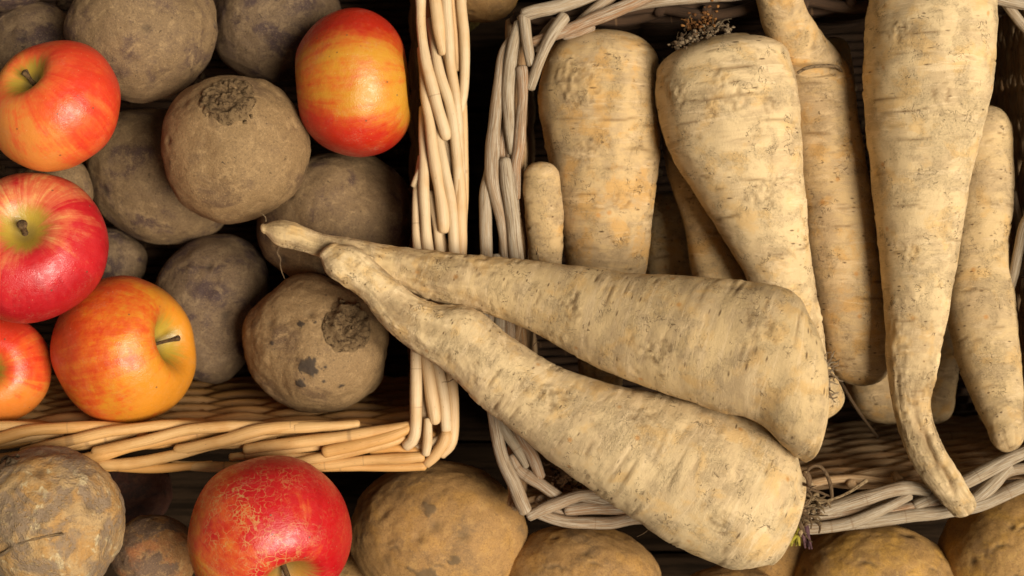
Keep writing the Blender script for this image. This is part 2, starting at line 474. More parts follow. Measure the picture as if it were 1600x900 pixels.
PALE_FIBRE = crumb_mat("pale_fibre", (0.55, 0.42, 0.27), (0.34, 0.22, 0.12), (0.10, 0.06, 0.03))
SHOOT = crumb_mat("green_shoot", (0.48, 0.40, 0.04), (0.40, 0.34, 0.10), (0.30, 0.22, 0.04))
LEAF = crumb_mat("fallen_leaf", (0.30, 0.235, 0.07), (0.22, 0.17, 0.06), (0.16, 0.11, 0.04))
PURPLE = crumb_mat("purple_shoot", (0.22, 0.11, 0.11), (0.12, 0.06, 0.07), (0.06, 0.03, 0.03))
STEM = crumb_mat("apple_stalk", (0.17, 0.10, 0.045), (0.11, 0.06, 0.03), (0.06, 0.035, 0.02))
GOLD_WILLOW = willow_mat("golden_willow", (0.60, 0.44, 0.26), (0.52, 0.30, 0.12), (0.58, 0.34, 0.14), 0.45, 0.25)
GOLD_WILLOW_ORANGE = willow_mat("golden_willow_orange", (0.60, 0.36, 0.145), (0.46, 0.22, 0.06), (0.54, 0.27, 0.075), 0.45, 0.3)
GREY_WILLOW = willow_mat("grey_willow", (0.36, 0.27, 0.17), (0.25, 0.155, 0.08), (0.32, 0.165, 0.075), 0.7, 0.9, (0.46, 0.385, 0.285))
BROWN_WILLOW = willow_mat("brown_willow", (0.44, 0.235, 0.085), (0.32, 0.145, 0.04), (0.38, 0.18, 0.05), 0.5, 0.4)
SHADE_DARK_WILLOW = willow_mat("shade_dark_willow", (0.06, 0.03, 0.013), (0.035, 0.018, 0.008), (0.048, 0.023, 0.010), 0.9, 0.5)  # near-black willow: shade painted into the colour, for basket floors and one wall
WEATHERED = willow_mat("weathered_willow", (0.40, 0.25, 0.12), (0.26, 0.14, 0.055), (0.36, 0.185, 0.07), 0.75, 0.7, (0.44, 0.31, 0.18))

def celeriac_mat():
    t = NT("celeriac_skin", 0.75, 0.25)
    p, g = t.attr("p"), t.attr("g", "Fac")
    a = t.noise(p, 1.9, 6, 0.62, 0.6)
    b = t.noise(t.map(p, (1, 1, 1), (4, 2, 7)), 2.6, 6, 0.66, 0.8)
    f = t.noise(p, 28, 4, 0.7)
    c = t.mix(t.rng(b, 0.42, 0.60), (0.43, 0.275, 0.125), (0.40, 0.215, 0.07))
    c = t.mix(t.rng(t.noise(t.map(p, (1, 1, 1), (8, 3, 1)), 3.4, 5, 0.6, 0.5), 0.56, 0.64), c, (0.55, 0.42, 0.23))
    mud = t.math('MULTIPLY', t.rng(a, 0.43, 0.57), t.rng(t.noise(p, 12, 4, 0.7), 0.30, 0.52))
    c = t.mix(mud, c, (0.25, 0.170, 0.105))
    c = t.mix(t.rng(f, 0.46, 0.7, 0.0, 0.45), c, (0.16, 0.11, 0.06))
    c = t.mix(g, c, (0.09, 0.055, 0.03))
    n = t.bump(t.math('ADD', mud, b), 0.0008, 0.7)
    n = t.bump(f, 0.0010, 0.8, n)
    return t.out(c, n)
CELERIAC = celeriac_mat()

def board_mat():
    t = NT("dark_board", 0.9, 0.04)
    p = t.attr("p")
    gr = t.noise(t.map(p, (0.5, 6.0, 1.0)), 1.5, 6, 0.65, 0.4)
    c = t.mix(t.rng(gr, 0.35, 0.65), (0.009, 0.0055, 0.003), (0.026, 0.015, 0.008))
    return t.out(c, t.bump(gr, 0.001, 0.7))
BOARD = board_mat()

# ------------------------------------------------------------------ the setting: dark boards under the baskets
FLOOR = -480.0
def boards():
    mb = MB()
    for k in range(9):
        y0 = -900 + k * 205
        x = np.array([-1300, 1300.0]); zt, zb = FLOOR, FLOOR - 40
        sec = np.array([[y0 + 4, zb], [y0 + 199, zb], [y0 + 201, zt - 6], [y0 + 195, zt], [y0 + 8, zt], [y0 + 2, zt - 6]])
        V = np.stack([np.column_stack([np.full(6, xx), sec[:, 0], sec[:, 1]]) for xx in np.linspace(-1300, 1300, 14)])
        V[..., 2] += 1.5 * vnoise(V / 160.0 + k * 3.3, 2)
        mb.grid(V, V / 100.0 + np.array([k * 3.7, 0, 0]))
    o = mb.build("tabletop", BOARD, None, (0, 0, FLOOR))
    for pl in o.data.polygons: pl.use_smooth = False
    tag(o, "dark wooden boards in the shade beneath both wicker baskets", "table", kind="structure")
boards()

# ------------------------------------------------------------------ wicker baskets
def pt(x, y, z=0.0):
    return W(x, y, z)

def empty(name, loc):
    e = bpy.data.objects.new(name, None)
    e.empty_display_size = 0.02
    e.location = tuple(np.asarray(loc) * U)
    scene.collection.objects.link(e)
    return e

def weave_wall(mb, A, B, A0, B0, ztop, zbot, pitch, rad, stake_gap, amp, seed, twill=3, bow=0.0):
    """woven side between top corners A,B (x,y world units) and bottom corners A0,B0; rods run along, stakes stand up"""
    A, B, A0, B0 = [np.asarray(q, float) for q in (A, B, A0, B0)]
    rows = int((ztop - zbot) / pitch)
    rng = random.Random(seed)
    Lt = np.linalg.norm(B - A)
    ns = max(3, int(Lt / stake_gap))
    nrm = np.array([-(B - A)[1], (B - A)[0]]) / Lt
    for k in range(rows):
        z = zbot + (k + 0.5) * pitch
        f = (z - zbot) / (ztop - zbot)
        a, b = A0 + (A - A0) * f, B0 + (B - B0) * f
        n = ns * 6
        s = np.linspace(0, 1, n + 1)
        ph = (k % twill) * (2 * math.pi / twill) if twill > 2 else (k % 2) * math.pi
        wv = np.sin(s * ns * 2 * math.pi / (2 if twill == 2 else twill) + ph + 0.25 * rng.random())
        wv = np.sign(wv) * np.abs(wv) ** 0.8
        pts = a[None] + (b - a)[None] * s[:, None] + nrm[None] * (amp * wv + bow * np.sin(s * math.pi))[:, None]
        zz = z + 1.6 * vnoise(np.column_stack([s * 9, s * 0 + k, s * 0 + seed]), 8) + 0.28 * pitch * np.cos(s * ns * 2 * math.pi / twill + ph)
        P = np.column_stack([pts, zz])
        mb.tube(P, np.full(n + 1, rad * (0.86 + 0.28 * rng.random())), m=8, step=14, wob=0.8, seed=seed + k, tone=rng.random())
    for i in range(ns + 1):
        s = i / ns
        p0, p1 = A0 + (B0 - A0) * s, A + (B - A) * s
        mb.tube([[*p0, zbot], [*(0.5 * (p0 + p1)), (zbot + ztop) / 2], [*p1, ztop]], [rad * 1.05] * 3, m=8, step=40, wob=1, seed=seed + 50 + i, tone=rng.random())

def woven_base(mb, corners, z, pitch, rad, seed):
    c = [np.asarray(q, float) for q in corners]
    rng = random.Random(seed)
    n = int(np.linalg.norm(c[3] - c[0]) / pitch)
    for k in range(n):
        f = (k + 0.5) / n
        a, b = c[0] + (c[3] - c[0]) * f, c[1] + (c[2] - c[1]) * f
        s = np.linspace(0, 1, 40)
        P = np.column_stack([a[None] + (b - a)[None] * s[:, None], z + 5 * np.sin(s * 14 * math.pi + (k % 2) * math.pi)])
        mb.tube(P, np.full(40, rad * (0.85 + 0.3 * rng.random())), m=6, step=30, wob=0.5, seed=seed + k, tone=rng.random())

def left_basket():
    root = empty("wicker_basket", (W(180, 230, 0)[0], W(180, 230, 0)[1], FLOOR + 4))
    org = np.array(root.location) / U
    rng = random.Random(5)
    # --- rolled border: rods lie along the rim and step from its inner to its outer edge
    def border(mb, place, u0, u1, T, seed, r1=9.3, r2=8.4):
        k = 0
        u = u0
        while u < u1:
            j = rng.uniform(-7, 7)
            t1 = [(-190, 8, -24), (-130, 5, -6), (-80, 6, 3), (-20, 12, 8), (40, 27, 11), (100 + j, 41, 9), (118 + j, 43, 6)]
            r = r1 * rng.uniform(0.9, 1.12)
            mb.tube([place(u + a, v + rng.uniform(-1.2, 1.2), z) for a, v, z in t1], [r * 0.7, r * 0.9, r, r, r, r, r * 0.86], m=12, seed=seed + k, tone=rng.random() * 0.6)
            t2 = [(-95, 12, -24), (-20, 24, -3), (35, 36, 4), (95, 50, 5), (160, 61, 3), (235, 66, -3), (300, 62, -9)]
            r = r2 * rng.uniform(0.9, 1.12)
            mb.tube([place(u + a + 22, v + rng.uniform(-1.2, 1.2), z) for a, v, z in t2], [r * 0.8, r, r, r, r, r * 0.95, r * 0.7], m=12, seed=seed + 40 + k, tone=rng.random() * 0.7)
            t3 = [(-60, 66, -10), (0, 70, -5), (60, 70, -6), (120, 66, -10)]
            r = r2 * rng.uniform(0.85, 1.0)
            mb.tube([place(u + a, v, z) for a, v, z in t3], [r * 0.8, r, r, r * 0.8], m=10, seed=seed + 80 + k, tone=rng.random())
            t4 = [(-40, 22, -17), (30, 34, -12), (100, 28, -16)]
            mb.tube([place(u + a, v, z) for a, v, z in t4], [7, 8, 7], m=8, seed=seed + 120 + k, tone=rng.random())
            k += 1
            u += T * rng.uniform(0.95, 1.05)
    right = MB()
    border(right, lambda u, v, z: pt(654 + v, u, z), -420, -190, 137, 10)
    for k, (pts, r, tn) in enumerate((
        ([(656, -90, 0), (657, 0, 6), (660, 55, 8), (668, 107, 10), (683, 165, 10), (696, 206, 8), (698, 216, 5)], [8, 8.2, 8.2, 8.6, 9.2, 9, 7], 0.12),
        ([(670, -80, 4), (680, 0, 9), (687, 50, 9), (692, 84, 5)], [8.5, 9.5, 10, 8], 0.45),
        ([(693, -80, 4), (697, 0, 6), (704, 93, 6), (714, 160, 3), (719, 240, -2), (722, 330, -8)], [8, 8.3, 8.3, 8, 7.5, 6], 0.05),
        ([(702, -40, -8), (708, 10, -7), (712, 60, -8), (716, 110, -10)], [6, 6, 6, 5], 0.7),
        ([(718, -90, -4), (720, 0, -1), (725, 55, -1), (727, 95, -2), (724, 150, -6), (716, 190, -12)], [8, 8.4, 8.4, 8, 7, 6], 0.2),
        ([(672, 30, -22), (685, 107, 1), (702, 160, 5), (711, 215, 4), (716, 270, 0), (718, 340, -6)], [6, 8, 8.4, 8.2, 8, 7], 0.1),
        ([(659, 76, -24), (665, 150, 0), (671, 190, 5), (677, 240, 9), (688, 300, 10), (693, 345, 9), (693, 361, 6)], [7, 8.5, 8.5, 9, 9.5, 9.5, 8], 0.3),
        ([(677, 160, -24), (688, 230, 2), (699, 287, 7), (707, 330, 6), (710, 390, 4), (716, 460, -2)], [6, 8, 8.4, 8.4, 8.4, 7], 0.08),
        ([(661, 168, -24), (662, 270, 4), (664, 327, 8), (669, 391, 9), (682, 450, 8), (690, 480, 5)], [6, 8.4, 8.8, 9, 9, 8], 0.15),
        ([(659, 245, -24), (651, 300, -3), (650, 345, 0), (654, 395, 4), (663, 450, 6), (672, 500, 2)], [6, 6.5, 7, 8, 8, 7], 0.2),
        ([(673, 300, -8), (678, 330, -4), (684, 360, -2), (689, 400, 0), (698, 460, 0)], [6, 7, 7.5, 8, 7], 0.05),
        ([(705, 170, -22), (713, 230, -3), (718, 280, -2), (721, 335, -3), (721, 391, -4), (716, 470, -6)], [7, 8.6, 8.8, 8.6, 8.6, 8], 0.5),
        ([(724, 150, -10), (726, 230, -9), (727, 300, -10), (722, 400, -12)], [5, 6, 6, 5], 0.6),
        ([(660, 262, -2), (651, 280, -1), (646, 291, -2)], [6, 6, 5], 0.1),
        ([(686, 88, -14), (694, 112, -12), (699, 140, -14)], [5, 6, 5], 0.0),
        ([(696, 218, -12), (702, 244, -12), (703, 275, -14)], [5, 6, 5], 0.0),
        ([(690, 360, -13), (694, 385, -12), (698, 410, -14)], [5, 6, 5], 0.3),
        ([(700, 460, 0), (704, 520, -4), (705, 600, -8)], [8, 8, 8], 0.3))):
        right.tube([pt(*q) for q in pts], r, m=14, step=5, wob=0.8, seed=200 + k, tone=tn)
    # traced rods where the right side meets the corner
    for pts, r, tn in (
        ([(652, 430, 2), (650, 540, 6), (650, 613, 9), (648, 680, 8), (634, 698, 3)], [9, 9, 9.5, 9, 8], 0.15),
        ([(664, 440, 0), (666, 552, 5), (672, 601, 8), (679, 650, 8), (680, 659, 6)], [9, 10, 10.5, 10, 8], 0.45),
        ([(672, 450, -2), (682, 560, 2), (692, 613, 3), (698, 672, 2)], [8, 9, 9, 9], 0.1),
        ([(698, 676, 1), (693, 692, 1), (680, 712, -1), (666, 726, -3)], [9, 9.5, 9, 7], 0.75),
        ([(690, 450, -8), (704, 584, -6), (709, 638, -6), (706, 690, -6), (690, 712, -8)], [8, 9, 9, 9, 7], 0.5),
        ([(668, 655, 6), (668, 690, 8), (665, 710, 6)], [6, 8, 7], 0.05),
        ([(660, 600, -14), (664, 650, -10), (655, 690, -12)], [7, 8, 7], 0.3),
        ([(640, 704, -12), (680, 690, -10), (704, 676, -12)], [7, 8, 7], 0.2)):
        right.tube([pt(*q) for q in pts], r, m=12, seed=int(tn * 100) + len(pts), tone=tn)
    rob = right.build("rim", GOLD_WILLOW, root, org)
    tag(rob, "pale golden braided side border")
    bot = MB()
    border(bot, lambda u, v, z: pt(640 - u, 658 + v + 0.012 * (640 - u) - 3.5 * math.sin(u / 130.0), z), 250, 1000, 123, 300)
    for pts, r, tn in (
        ([(383, 702, 7), (420, 697, 9), (500, 687, 10), (600, 672, 8), (642, 666, 2)], [8, 9, 9.5, 9, 8], 0.25),
        ([(507, 706, 7), (555, 695, 10), (610, 681, 10), (640, 669, 4)], [9, 10, 10, 8], 0.6),
        ([(420, 730, -6), (480, 719, 0), (536, 709, 3), (600, 693, 3), (632, 684, -2)], [7, 8, 8.4, 8.4, 7], 0.2),
        ([(400, 733, -8), (497, 727, -4), (562, 720, 0), (620, 716, 2), (661, 714, 0)], [7, 8, 8.4, 8.6, 8], 0.35),
        ([(360, 678, 2), (440, 670, 5), (497, 667, 5), (560, 663, -2)], [8, 8.4, 8.4, 7], 0.05),
        ([(360, 715, -9), (430, 706, -8), (520, 695, -9)], [6, 7, 6], 0.1),
        ([(440, 714, -12), (500, 712, -11), (545, 700, -12)], [6, 7, 6], 0.0),
        ([(500, 730, -7), (600, 730, -5), (664, 728, -5)], [7, 7, 7], 0.6),
        ([(580, 706, -10), (620, 700, -6), (660, 708, -10)], [7, 8, 7], 0.9)):
        bot.tube([pt(*q) for q in pts], r, m=12, seed=int(tn * 100) + len(pts) + 7, tone=tn)
    bob = bot.build("rim", GOLD_WILLOW_ORANGE, root, org)
    tag(bob, "orange golden braided front border")
    far = MB()
    border(far, lambda u, v, z: pt(-330 - v, u, z), -300, 760, 137, 500)
    border(far, lambda u, v, z: pt(u, -270 - v, z), -330, 760, 137, 600)
    far.build("rim", GOLD_WILLOW, root, org)
    # --- woven sides, leaning in towards the base
    T = {k: W(*q, -16)[:2] for k, q in dict(bl=(-320, 688), br=(674, 684), tr=(688, -290), tl=(-340, -290)).items()}
    zb = FLOOR + 60
    B = {k: W(*q, zb)[:2] for k, q in dict(bl=(-255, 598), br=(655, 596), tr=(655, -190), tl=(-255, -190)).items()}
    for a, b, s in (("br", "bl", 1), ("tr", "br", 2), ("tl", "tr", 3), ("bl", "tl", 4)):
        mb = MB()
        weave_wall(mb, T[a], T[b], B[a], B[b], -14, zb, 18.5, 9.8, 84, 11.0, 1000 * s)
        mb.build("wall", BROWN_WILLOW, root, org)
    mb = MB()
    woven_base(mb, [B["tl"], B["tr"], B["br"], B["bl"]], zb - 2, 15, 8, 77)
    mb.build("base", SHADE_DARK_WILLOW, root, org)  # floor coloured near black to paint in the shade of the gaps
    tag(root, "golden willow basket filled with apples and beetroot", "basket")
left_basket()

def right_basket():
    root = empty("wicker_basket", (W(1230, 400, 0)[0], W(1230, 400, 0)[1], FLOOR + 4))
    org = np.array(root.location) / U
    R = MB()
    rods = [
        # top left corner
        ([(960, -22, 6), (880, 7, 10), (836, 18, 12), (818, 24, 12)], [10, 11, 11, 10], 0.2),
        ([(818, 24, 13), (821, 45, 13), (826, 75, 12), (830, 101, 8)], [9.5, 9.5, 9, 8], 0.25),
        ([(812, 36, 0), (803, 70, 4), (796, 112, 7), (793, 150, 8), (795, 187, 7), (801, 240, 0)], [8, 10, 10.5, 10, 9, 7], 0.1),
        ([(814, 106, 12), (816, 120, 12), (816, 160, 10), (812, 225, 8), (806, 262, 2), (807, 310, -6)], [9.5, 9.5, 9, 9.5, 8, 6], 0.85),
        ([(882, 26, 16), (876, 34, 18), (857, 62, 18), (838, 105, 15), (828, 138, 8)], [10, 10.5, 9.5, 9, 8], 0.15),
        ([(832, 66, 4), (860, 57, 8), (890, 46, 14), (947, 22, 16), (1010, -4, 15), (1060, -26, 8)], [8, 9, 10, 10.5, 10, 9], 0.9),
        ([(900, 42, -4), (925, 20, 2), (955, -5, 4), (990, -35, 0)], [9, 10, 10, 9], 0.35),
        ([(960, 16, -4), (1010, 6, 0), (1070, -1, 2), (1150, -8, 2), (1240, -20, 0)], [8, 8, 8, 8, 8], 0.3),
        ([(838, 78, -14), (850, 55, -14), (868, 32, -16)], [8, 8, 7], 0.5),
        ([(880, 56, -10), (905, 50, -12), (925, 40, -14)], [7, 10, 8], 0.7),
        # left side
        ([(806, 52, -10), (790, 78, -4), (783, 110, 0), (775, 170, 4), (770, 235, 5), (771, 287, 4), (784, 345, 2), (793, 405, -4), (800, 470, -8)], [7, 8, 9, 10.5, 11, 10.5, 10, 9.5, 9], 0.45),
        ([(764, 262, -8), (760, 300, -5), (759, 340, -4), (760, 410, -4), (761, 520, -4), (765, 600, 0), (772, 650, 4), (784, 713, 8), (803, 757, 9), (822, 799, 8)], [8, 10, 10.5, 10.5, 10, 10, 10, 10.5, 11, 10], 0.3),
        ([(788, 250, 8), (793, 280, 9), (799, 320, 8), (808, 400, 4), (815, 480, -4)], [10, 11, 11, 11, 9], 0.1),
        ([(790, 190, -10), (784, 240, -12), (790, 300, -12), (788, 400, -14)], [8, 9, 9, 8], 0.8),
        ([(800, 210, -12), (797, 250, -8), (806, 330, -12)], [7, 8, 7], 0.6),
        ([(776, 400, -8), (782, 520, -4), (780, 600, 2), (782, 655, 4), (805, 698, 5), (823, 729, 0)], [9, 10, 10, 9.5, 8, 5], 0.05),
        ([(796, 480, -8), (798, 600, -6), (810, 676, 0), (831, 713, 2), (844, 746, -2)], [9, 10, 10, 10, 8], 0.75),
        # near left corner and near side
        ([(800, 712, -8), (812, 735, -6), (847, 758, -2), (880, 782, -6)], [8, 9, 10, 9], 0.55),
        ([(826, 806, 8), (845, 797, 10), (870, 787, 10), (905, 774, 8), (935, 772, 2)], [9, 9.5, 9.5, 9, 8], 0.45),
        ([(842, 802, -3), (870, 811, -2), (900, 816, -1), (953, 818, -1), (1000, 810, -2), (1080, 815, -4)], [8, 9, 9.5, 9.5, 9, 8], 0.5),
        ([(884, 797, -9), (930, 793, -8), (980, 794, -8), (1060, 800, -10)], [10, 11, 11, 9], 0.7),
        ([(896, 772, -6), (930, 779, -5), (960, 786, -8)], [9, 9, 8], 0.4),
        ([(840, 780, -14), (870, 800, -14), (900, 805, -16)], [7, 7, 7], 0.7),
        ([(1060, 812, -4), (1150, 828, -2), (1250, 827, 2), (1320, 819, 6), (1375, 798, 8), (1422, 774, 4)], [9, 10, 10, 9.5, 9, 7], 0.1),
        ([(1200, 826, 0), (1275, 803, 8), (1350, 779, 12), (1412, 762, 10), (1450, 768, 2)], [9, 11, 11.5, 11, 8], 0.15),
        ([(1290, 826, -8), (1340, 818, -4), (1400, 810, 0), (1482, 798, 2), (1540, 785, 3), (1600, 758, 4), (1680, 735, 0)], [7, 9, 10.5, 10.5, 11, 11, 10], 0.12),
        ([(1430, 790, -4), (1500, 757, 4), (1545, 733, 6), (1588, 712, 6), (1640, 690, 0)], [9, 11, 11.5, 10.5, 9], 0.0),
        ([(1490, 800, -6), (1520, 782, 0), (1550, 756, 2), (1578, 728, -2)], [8, 11, 11, 8], 0.02),
        ([(1555, 748, -8), (1580, 736, -7), (1620, 730, -7), (1680, 712, -8)], [8, 9, 9, 8], 0.3),
        ([(1360, 806, -8), (1395, 797, -7), (1450, 787, -7), (1520, 775, -10)], [7, 9, 9, 8], 0.95),
        ([(1250, 812, -12), (1330, 800, -10), (1400, 785, -12)], [8, 9, 8], 0.6),
        # far right corner
        ([(1500, -12, 2), (1548, -3, 4), (1600, 6, 5), (1680, 18, 2)], [8, 9, 9, 9], 0.05),
        ([(1566, 0, -6), (1584, 22, -4), (1602, 44, -5), (1640, 80, -8)], [6, 8, 8, 8], 0.2),
        ([(1612, 330, -30), (1598, 358, -26), (1586, 420, -30), (1578, 455, -40)], [7, 8, 8, 7], 0.05),
        ([(1582, 300, -70), (1592, 360, -70), (1596, 430, -80)], [6, 7, 7], 0.3),
        ([(1625, -20, -4), (1632, 150, 0), (1634, 300, 2), (1630, 470, 4), (1626, 600, 4), (1622, 720, 0)], [9, 10, 11, 11, 10, 9], 0.2),
        ([(1646, -20, -4), (1640, 150, -6), (1650, 300, -4), (1640, 470, -2), (1645, 600, -4), (1640, 720, -6)], [9, 10, 10, 10, 10, 9], 0.4),
        ([(1240, -22, -4), (1330, -14, 2), (1420, -10, 3), (1500, -14, 0)], [8, 9, 9, 8], 0.4),
        ([(1180, -34, -6), (1300, -30, -2), (1450, -28, -2), (1600, -20, -6)], [9, 10, 10, 9], 0.5),
    ]
    for k, (pts, r, tn) in enumerate(rods):
        R.tube([pt(*q) for q in pts], r, m=14, step=5, wob=1.2, seed=30 + k, tone=tn)
    R.build("rim", GREY_WILLOW, root, org)
    T = {k: W(*q, -14)[:2] for k, q in dict(bl=(806, 792), br=(1632, 738), tr=(1632, -14), tl=(804, 30)).items()}
    zb = FLOOR + 60
    B = {k: W(*q, zb)[:2] for k, q in dict(bl=(826, 690), br=(1535, 655), tr=(1545, 30), tl=(822, 60)).items()}
    for a, b, s in (("br", "bl", 1), ("tr", "br", 3), ("tl", "tr", 2), ("bl", "tl", 4)):
        mb = MB()
        weave_wall(mb, T[a], T[b], B[a], B[b], -16, zb, 15.5, 8.0, 74, 8.0, 5000 + 1000 * s)
        mb.build("wall", SHADE_DARK_WILLOW if s == 2 else WEATHERED, root, org)  # far wall gets the darker willow, its shade painted into the colour
    mb = MB()
    woven_base(mb, [B["tl"], B["tr"], B["br"], B["bl"]], zb - 2, 15, 8, 99)
    mb.build("base", SHADE_DARK_WILLOW, root, org)  # deep shade at the bottom is painted into this colour
    tag(root, "grey weathered willow basket filled with parsnips", "basket")
right_basket()

# ------------------------------------------------------------------ parsnips
PARSNIPS = "parsnips piled in and over the grey basket"
def hairs(mb, specs, seed):
    """specs: (x, y, z, dx, dy, dz, length, radius): fine curling fibres"""
    rng = random.Random(seed)
    for k, (x, y, z, dx, dy, dz, ln, r) in enumerate(specs):
        d = unit((dx, -dy, dz))
        c = W(x, y, z)
        pts = [c]
        for i in range(5):
            d = unit(d + np.array([rng.uniform(-.75, .75), rng.uniform(-.75, .75), rng.uniform(-.5, .45)]))
            c = c + d * ln / 5
            pts.append(c)
        mb.tube(pts, np.linspace(r, r * 0.35, 6), m=6, step=3, wob=0.2, seed=seed + k, tone=rng.random())

def parsnip(label, pairs, cap0, cap1, seed, mat=PN, crown_at=None, recess=0.0, flat=0.94, grooves=None, step=3.0, slit=None, lumps=1.0, group=PARSNIPS, clods=()):
    """pairs: rows of (left x, left y, right x, right y, z): the two outlines of the root and the height of its core"""
    rows = []
    for lx, ly, rx, ry, z in pairs:
        a, b = W(lx, ly, z), W(rx, ry, z)
        rows.append(np.concatenate([(a + b) / 2, (b - a) / 2]))
    q = catmull(np.array(rows), step)
    C, A = q[:, :3], q[:, 3:6]
    rad = np.linalg.norm(A, axis=1)
    # rounded ends
    def cap(c, a, d, ln, dip):
        k = max(4, int(ln / step * 1.3) + 3)
        u = np.linspace(0, 1, k + 1)[1:]
        sh = np.sqrt(np.clip(1 - u ** 2.4, 0, 1)) ** 0.9
        sh[-1] = 0.10
        cc = c[None] + d[None] * (ln * u)[:, None]
        aa = a[None] * sh[:, None]
        if dip > 0:
            r = np.linalg.norm(a)
            m = max(4, int(r * 0.45 / step))
            w = np.linspace(1, 0.05, m)
            c2 = c[None] + d[None] * (ln - dip * (1 - w) ** 0.8)[:, None]
            keep = sh > 0.46
            cc = np.vstack([cc[keep], c2]); aa = np.vstack([aa[keep], a[None] * (0.44 * w)[:, None]])
        return cc, aa
    d0, d1 = unit(C[0] - C[3]), unit(C[-1] - C[-4])
    c0, a0 = cap(C[0], A[0], d0, cap0, recess if crown_at == 0 else 0)
    c1, a1 = cap(C[-1], A[-1], d1, cap1, recess if crown_at == 1 else 0)
    C = np.vstack([c0[::-1], C, c1]); A = np.vstack([a0[::-1], A, a1])
    R = np.linalg.norm(A, axis=1)
    n = len(C)
    m = int(np.clip(2 * math.pi * rad.max() / 3.2, 40, 210))
    th = np.linspace(0, 2 * math.pi, m, endpoint=False)
    s = np.concatenate([[0], np.cumsum(np.linalg.norm(np.diff(C, axis=0), axis=1))])
    Bv = np.zeros_like(A)
    tng = np.gradient(C, axis=0); tng /= np.linalg.norm(tng, axis=1)[:, None] + 1e-9
    An = A / (R[:, None] + 1e-9)
    Bv = np.cross(An, tng)
    Bv *= np.sign(Bv[:, 2] + 1e-9)[:, None]
    Bv /= np.linalg.norm(Bv, axis=1)[:, None] + 1e-9
    cs, sn = np.cos(th), np.sin(th)
    D = An[:, None] * cs[None, :, None] + flat * Bv[:, None] * sn[None, :, None]
    V = C[:, None] + D * R[:, None, None]
    S, TH = np.broadcast_arrays(s[:, None], th[None])
    off = seed * 11.7
    CS, SN = np.cos(TH), np.sin(TH)
    disp = 0.055 * R[:, None] * lumps * fbm(V / 85.0 + off, seed, 3)
    disp = disp + 0.9 * lumps * fbm(V / 26.0 + off, seed + 5, 2)
    disp = disp + 1.0 * fbm(np.stack([S / 15.0 + off, CS * 1.1, SN * 1.1], -1), seed + 9, 3) * np.clip(R / 60, 0.35, 1.15)[:, None]
    g = np.zeros_like(S)
    rng = np.random.RandomState(seed)
    total = s[-1]
    ng = int(total / 6) if grooves is None else grooves
    for k in range(ng):
        s0, t0 = rng.uniform(0, total), rng.uniform(0, 2 * math.pi)
        wd, hw = rng.uniform(1.2, 2.4), rng.uniform(0.12, 0.65)
        dp = rng.uniform(0.4, 1.9)
        dt = np.angle(np.exp(1j * (TH - t0)))
        line = S - s0 - 5.0 * np.sin(dt * rng.uniform(1, 3) + rng.uniform(0, 6)) * rng.uniform(0, 1) - 2.5 * vnoise(np.stack([TH * 3, S * 0 + k, S * 0], -1), seed)
        win = smooth(1, 0.35, np.abs(dt) / hw)
        e = np.exp(-(line / wd) ** 2) * win
        disp = disp - dp * e + 0.35 * dp * np.exp(-((line - 2.2 * wd) / (1.6 * wd)) ** 2) * win
        g = np.maximum(g, e * min(1, dp / 1.6) * rng.uniform(0.3, 1.0))
    for k in range(int(total / 30)):      # little scabs and side-root scars
        s0, t0 = rng.uniform(0, total), rng.uniform(0, 2 * math.pi)
        dt = np.angle(np.exp(1j * (TH - t0))) * R[:, None]
        rr = rng.uniform(3, 7)
        e = np.exp(-(((S - s0) / rr) ** 2 + (dt / (rr * 1.7)) ** 2))
        sg = rng.choice([-1, 1.0])
        disp = disp + sg * rng.uniform(1.0, 3.0) * e
        g = np.maximum(g, e * rng.uniform(0, 0.6) * (1.0 if sg < 0 else 0.35))
    if slit is not None:                  # a lengthwise split: (from, to, angle, depth, width)
        f0, f1, t0, dp, wd = slit
        lim = smooth(f0 * total, (f0 + 0.06) * total, S) * smooth(f1 * total, (f1 - 0.03) * total, S)
        dt = (np.angle(np.exp(1j * (TH - t0))) + 0.25 * vnoise(np.stack([S / 14.0, S * 0, S * 0], -1), seed)) * R[:, None]
        e = np.exp(-(dt / wd) ** 2) * lim
        disp = disp - dp * e
        g = np.maximum(g, e * 0.8)
    thin = smooth(0.62, 0.30, R / rad.max())[:, None]          # the tail end: shrivelled lengthwise and browner
    wr = fbm(np.stack([S / 55.0 + off, CS * 2.6, SN * 2.6], -1), seed + 14, 3)
    disp = disp + thin * (2.6 * wr + 2.0 * fbm(V / 9.0 + off, seed + 15, 2))
    g = np.maximum(g, thin * np.clip(0.22 - 0.9 * wr + 0.25 * fbm(V / 12.0 + off, seed + 16, 2), 0, 0.5))
    for sf, t0, size in clods:            # clods of dried soil still sticking to the skin
        dt = np.angle(np.exp(1j * (TH - t0))) * R[:, None]
        dd = np.sqrt((S - sf * total) ** 2 + dt ** 2) * (1 + 0.8 * fbm(V / 22.0 + off, seed + 17, 3))
        e = smooth(size, size * 0.6, dd)
        nz = fbm(V / 6.0 + off, seed + 18, 3)
        disp = disp + e * (0.5 + 2.6 * nz)
        g = np.maximum(g, e * np.clip(0.16 - 1.1 * nz, 0, 0.65))
    fade = np.clip(R / (0.35 * rad.max() + 8), 0.15, 1)[:, None]
    V = V + D * (disp * fade)[..., None]
    ring = np.stack([CS + seed * 3.1, SN, S / 100.0 + seed], -1)
    mb = MB()
    mb.grid(V, V / 100.0 + off, ring, g)
    org = C[n // 2]
    ob = mb.build("parsnip", mat, None, org)
    tag(ob, label, "parsnip", group)
    return ob, org

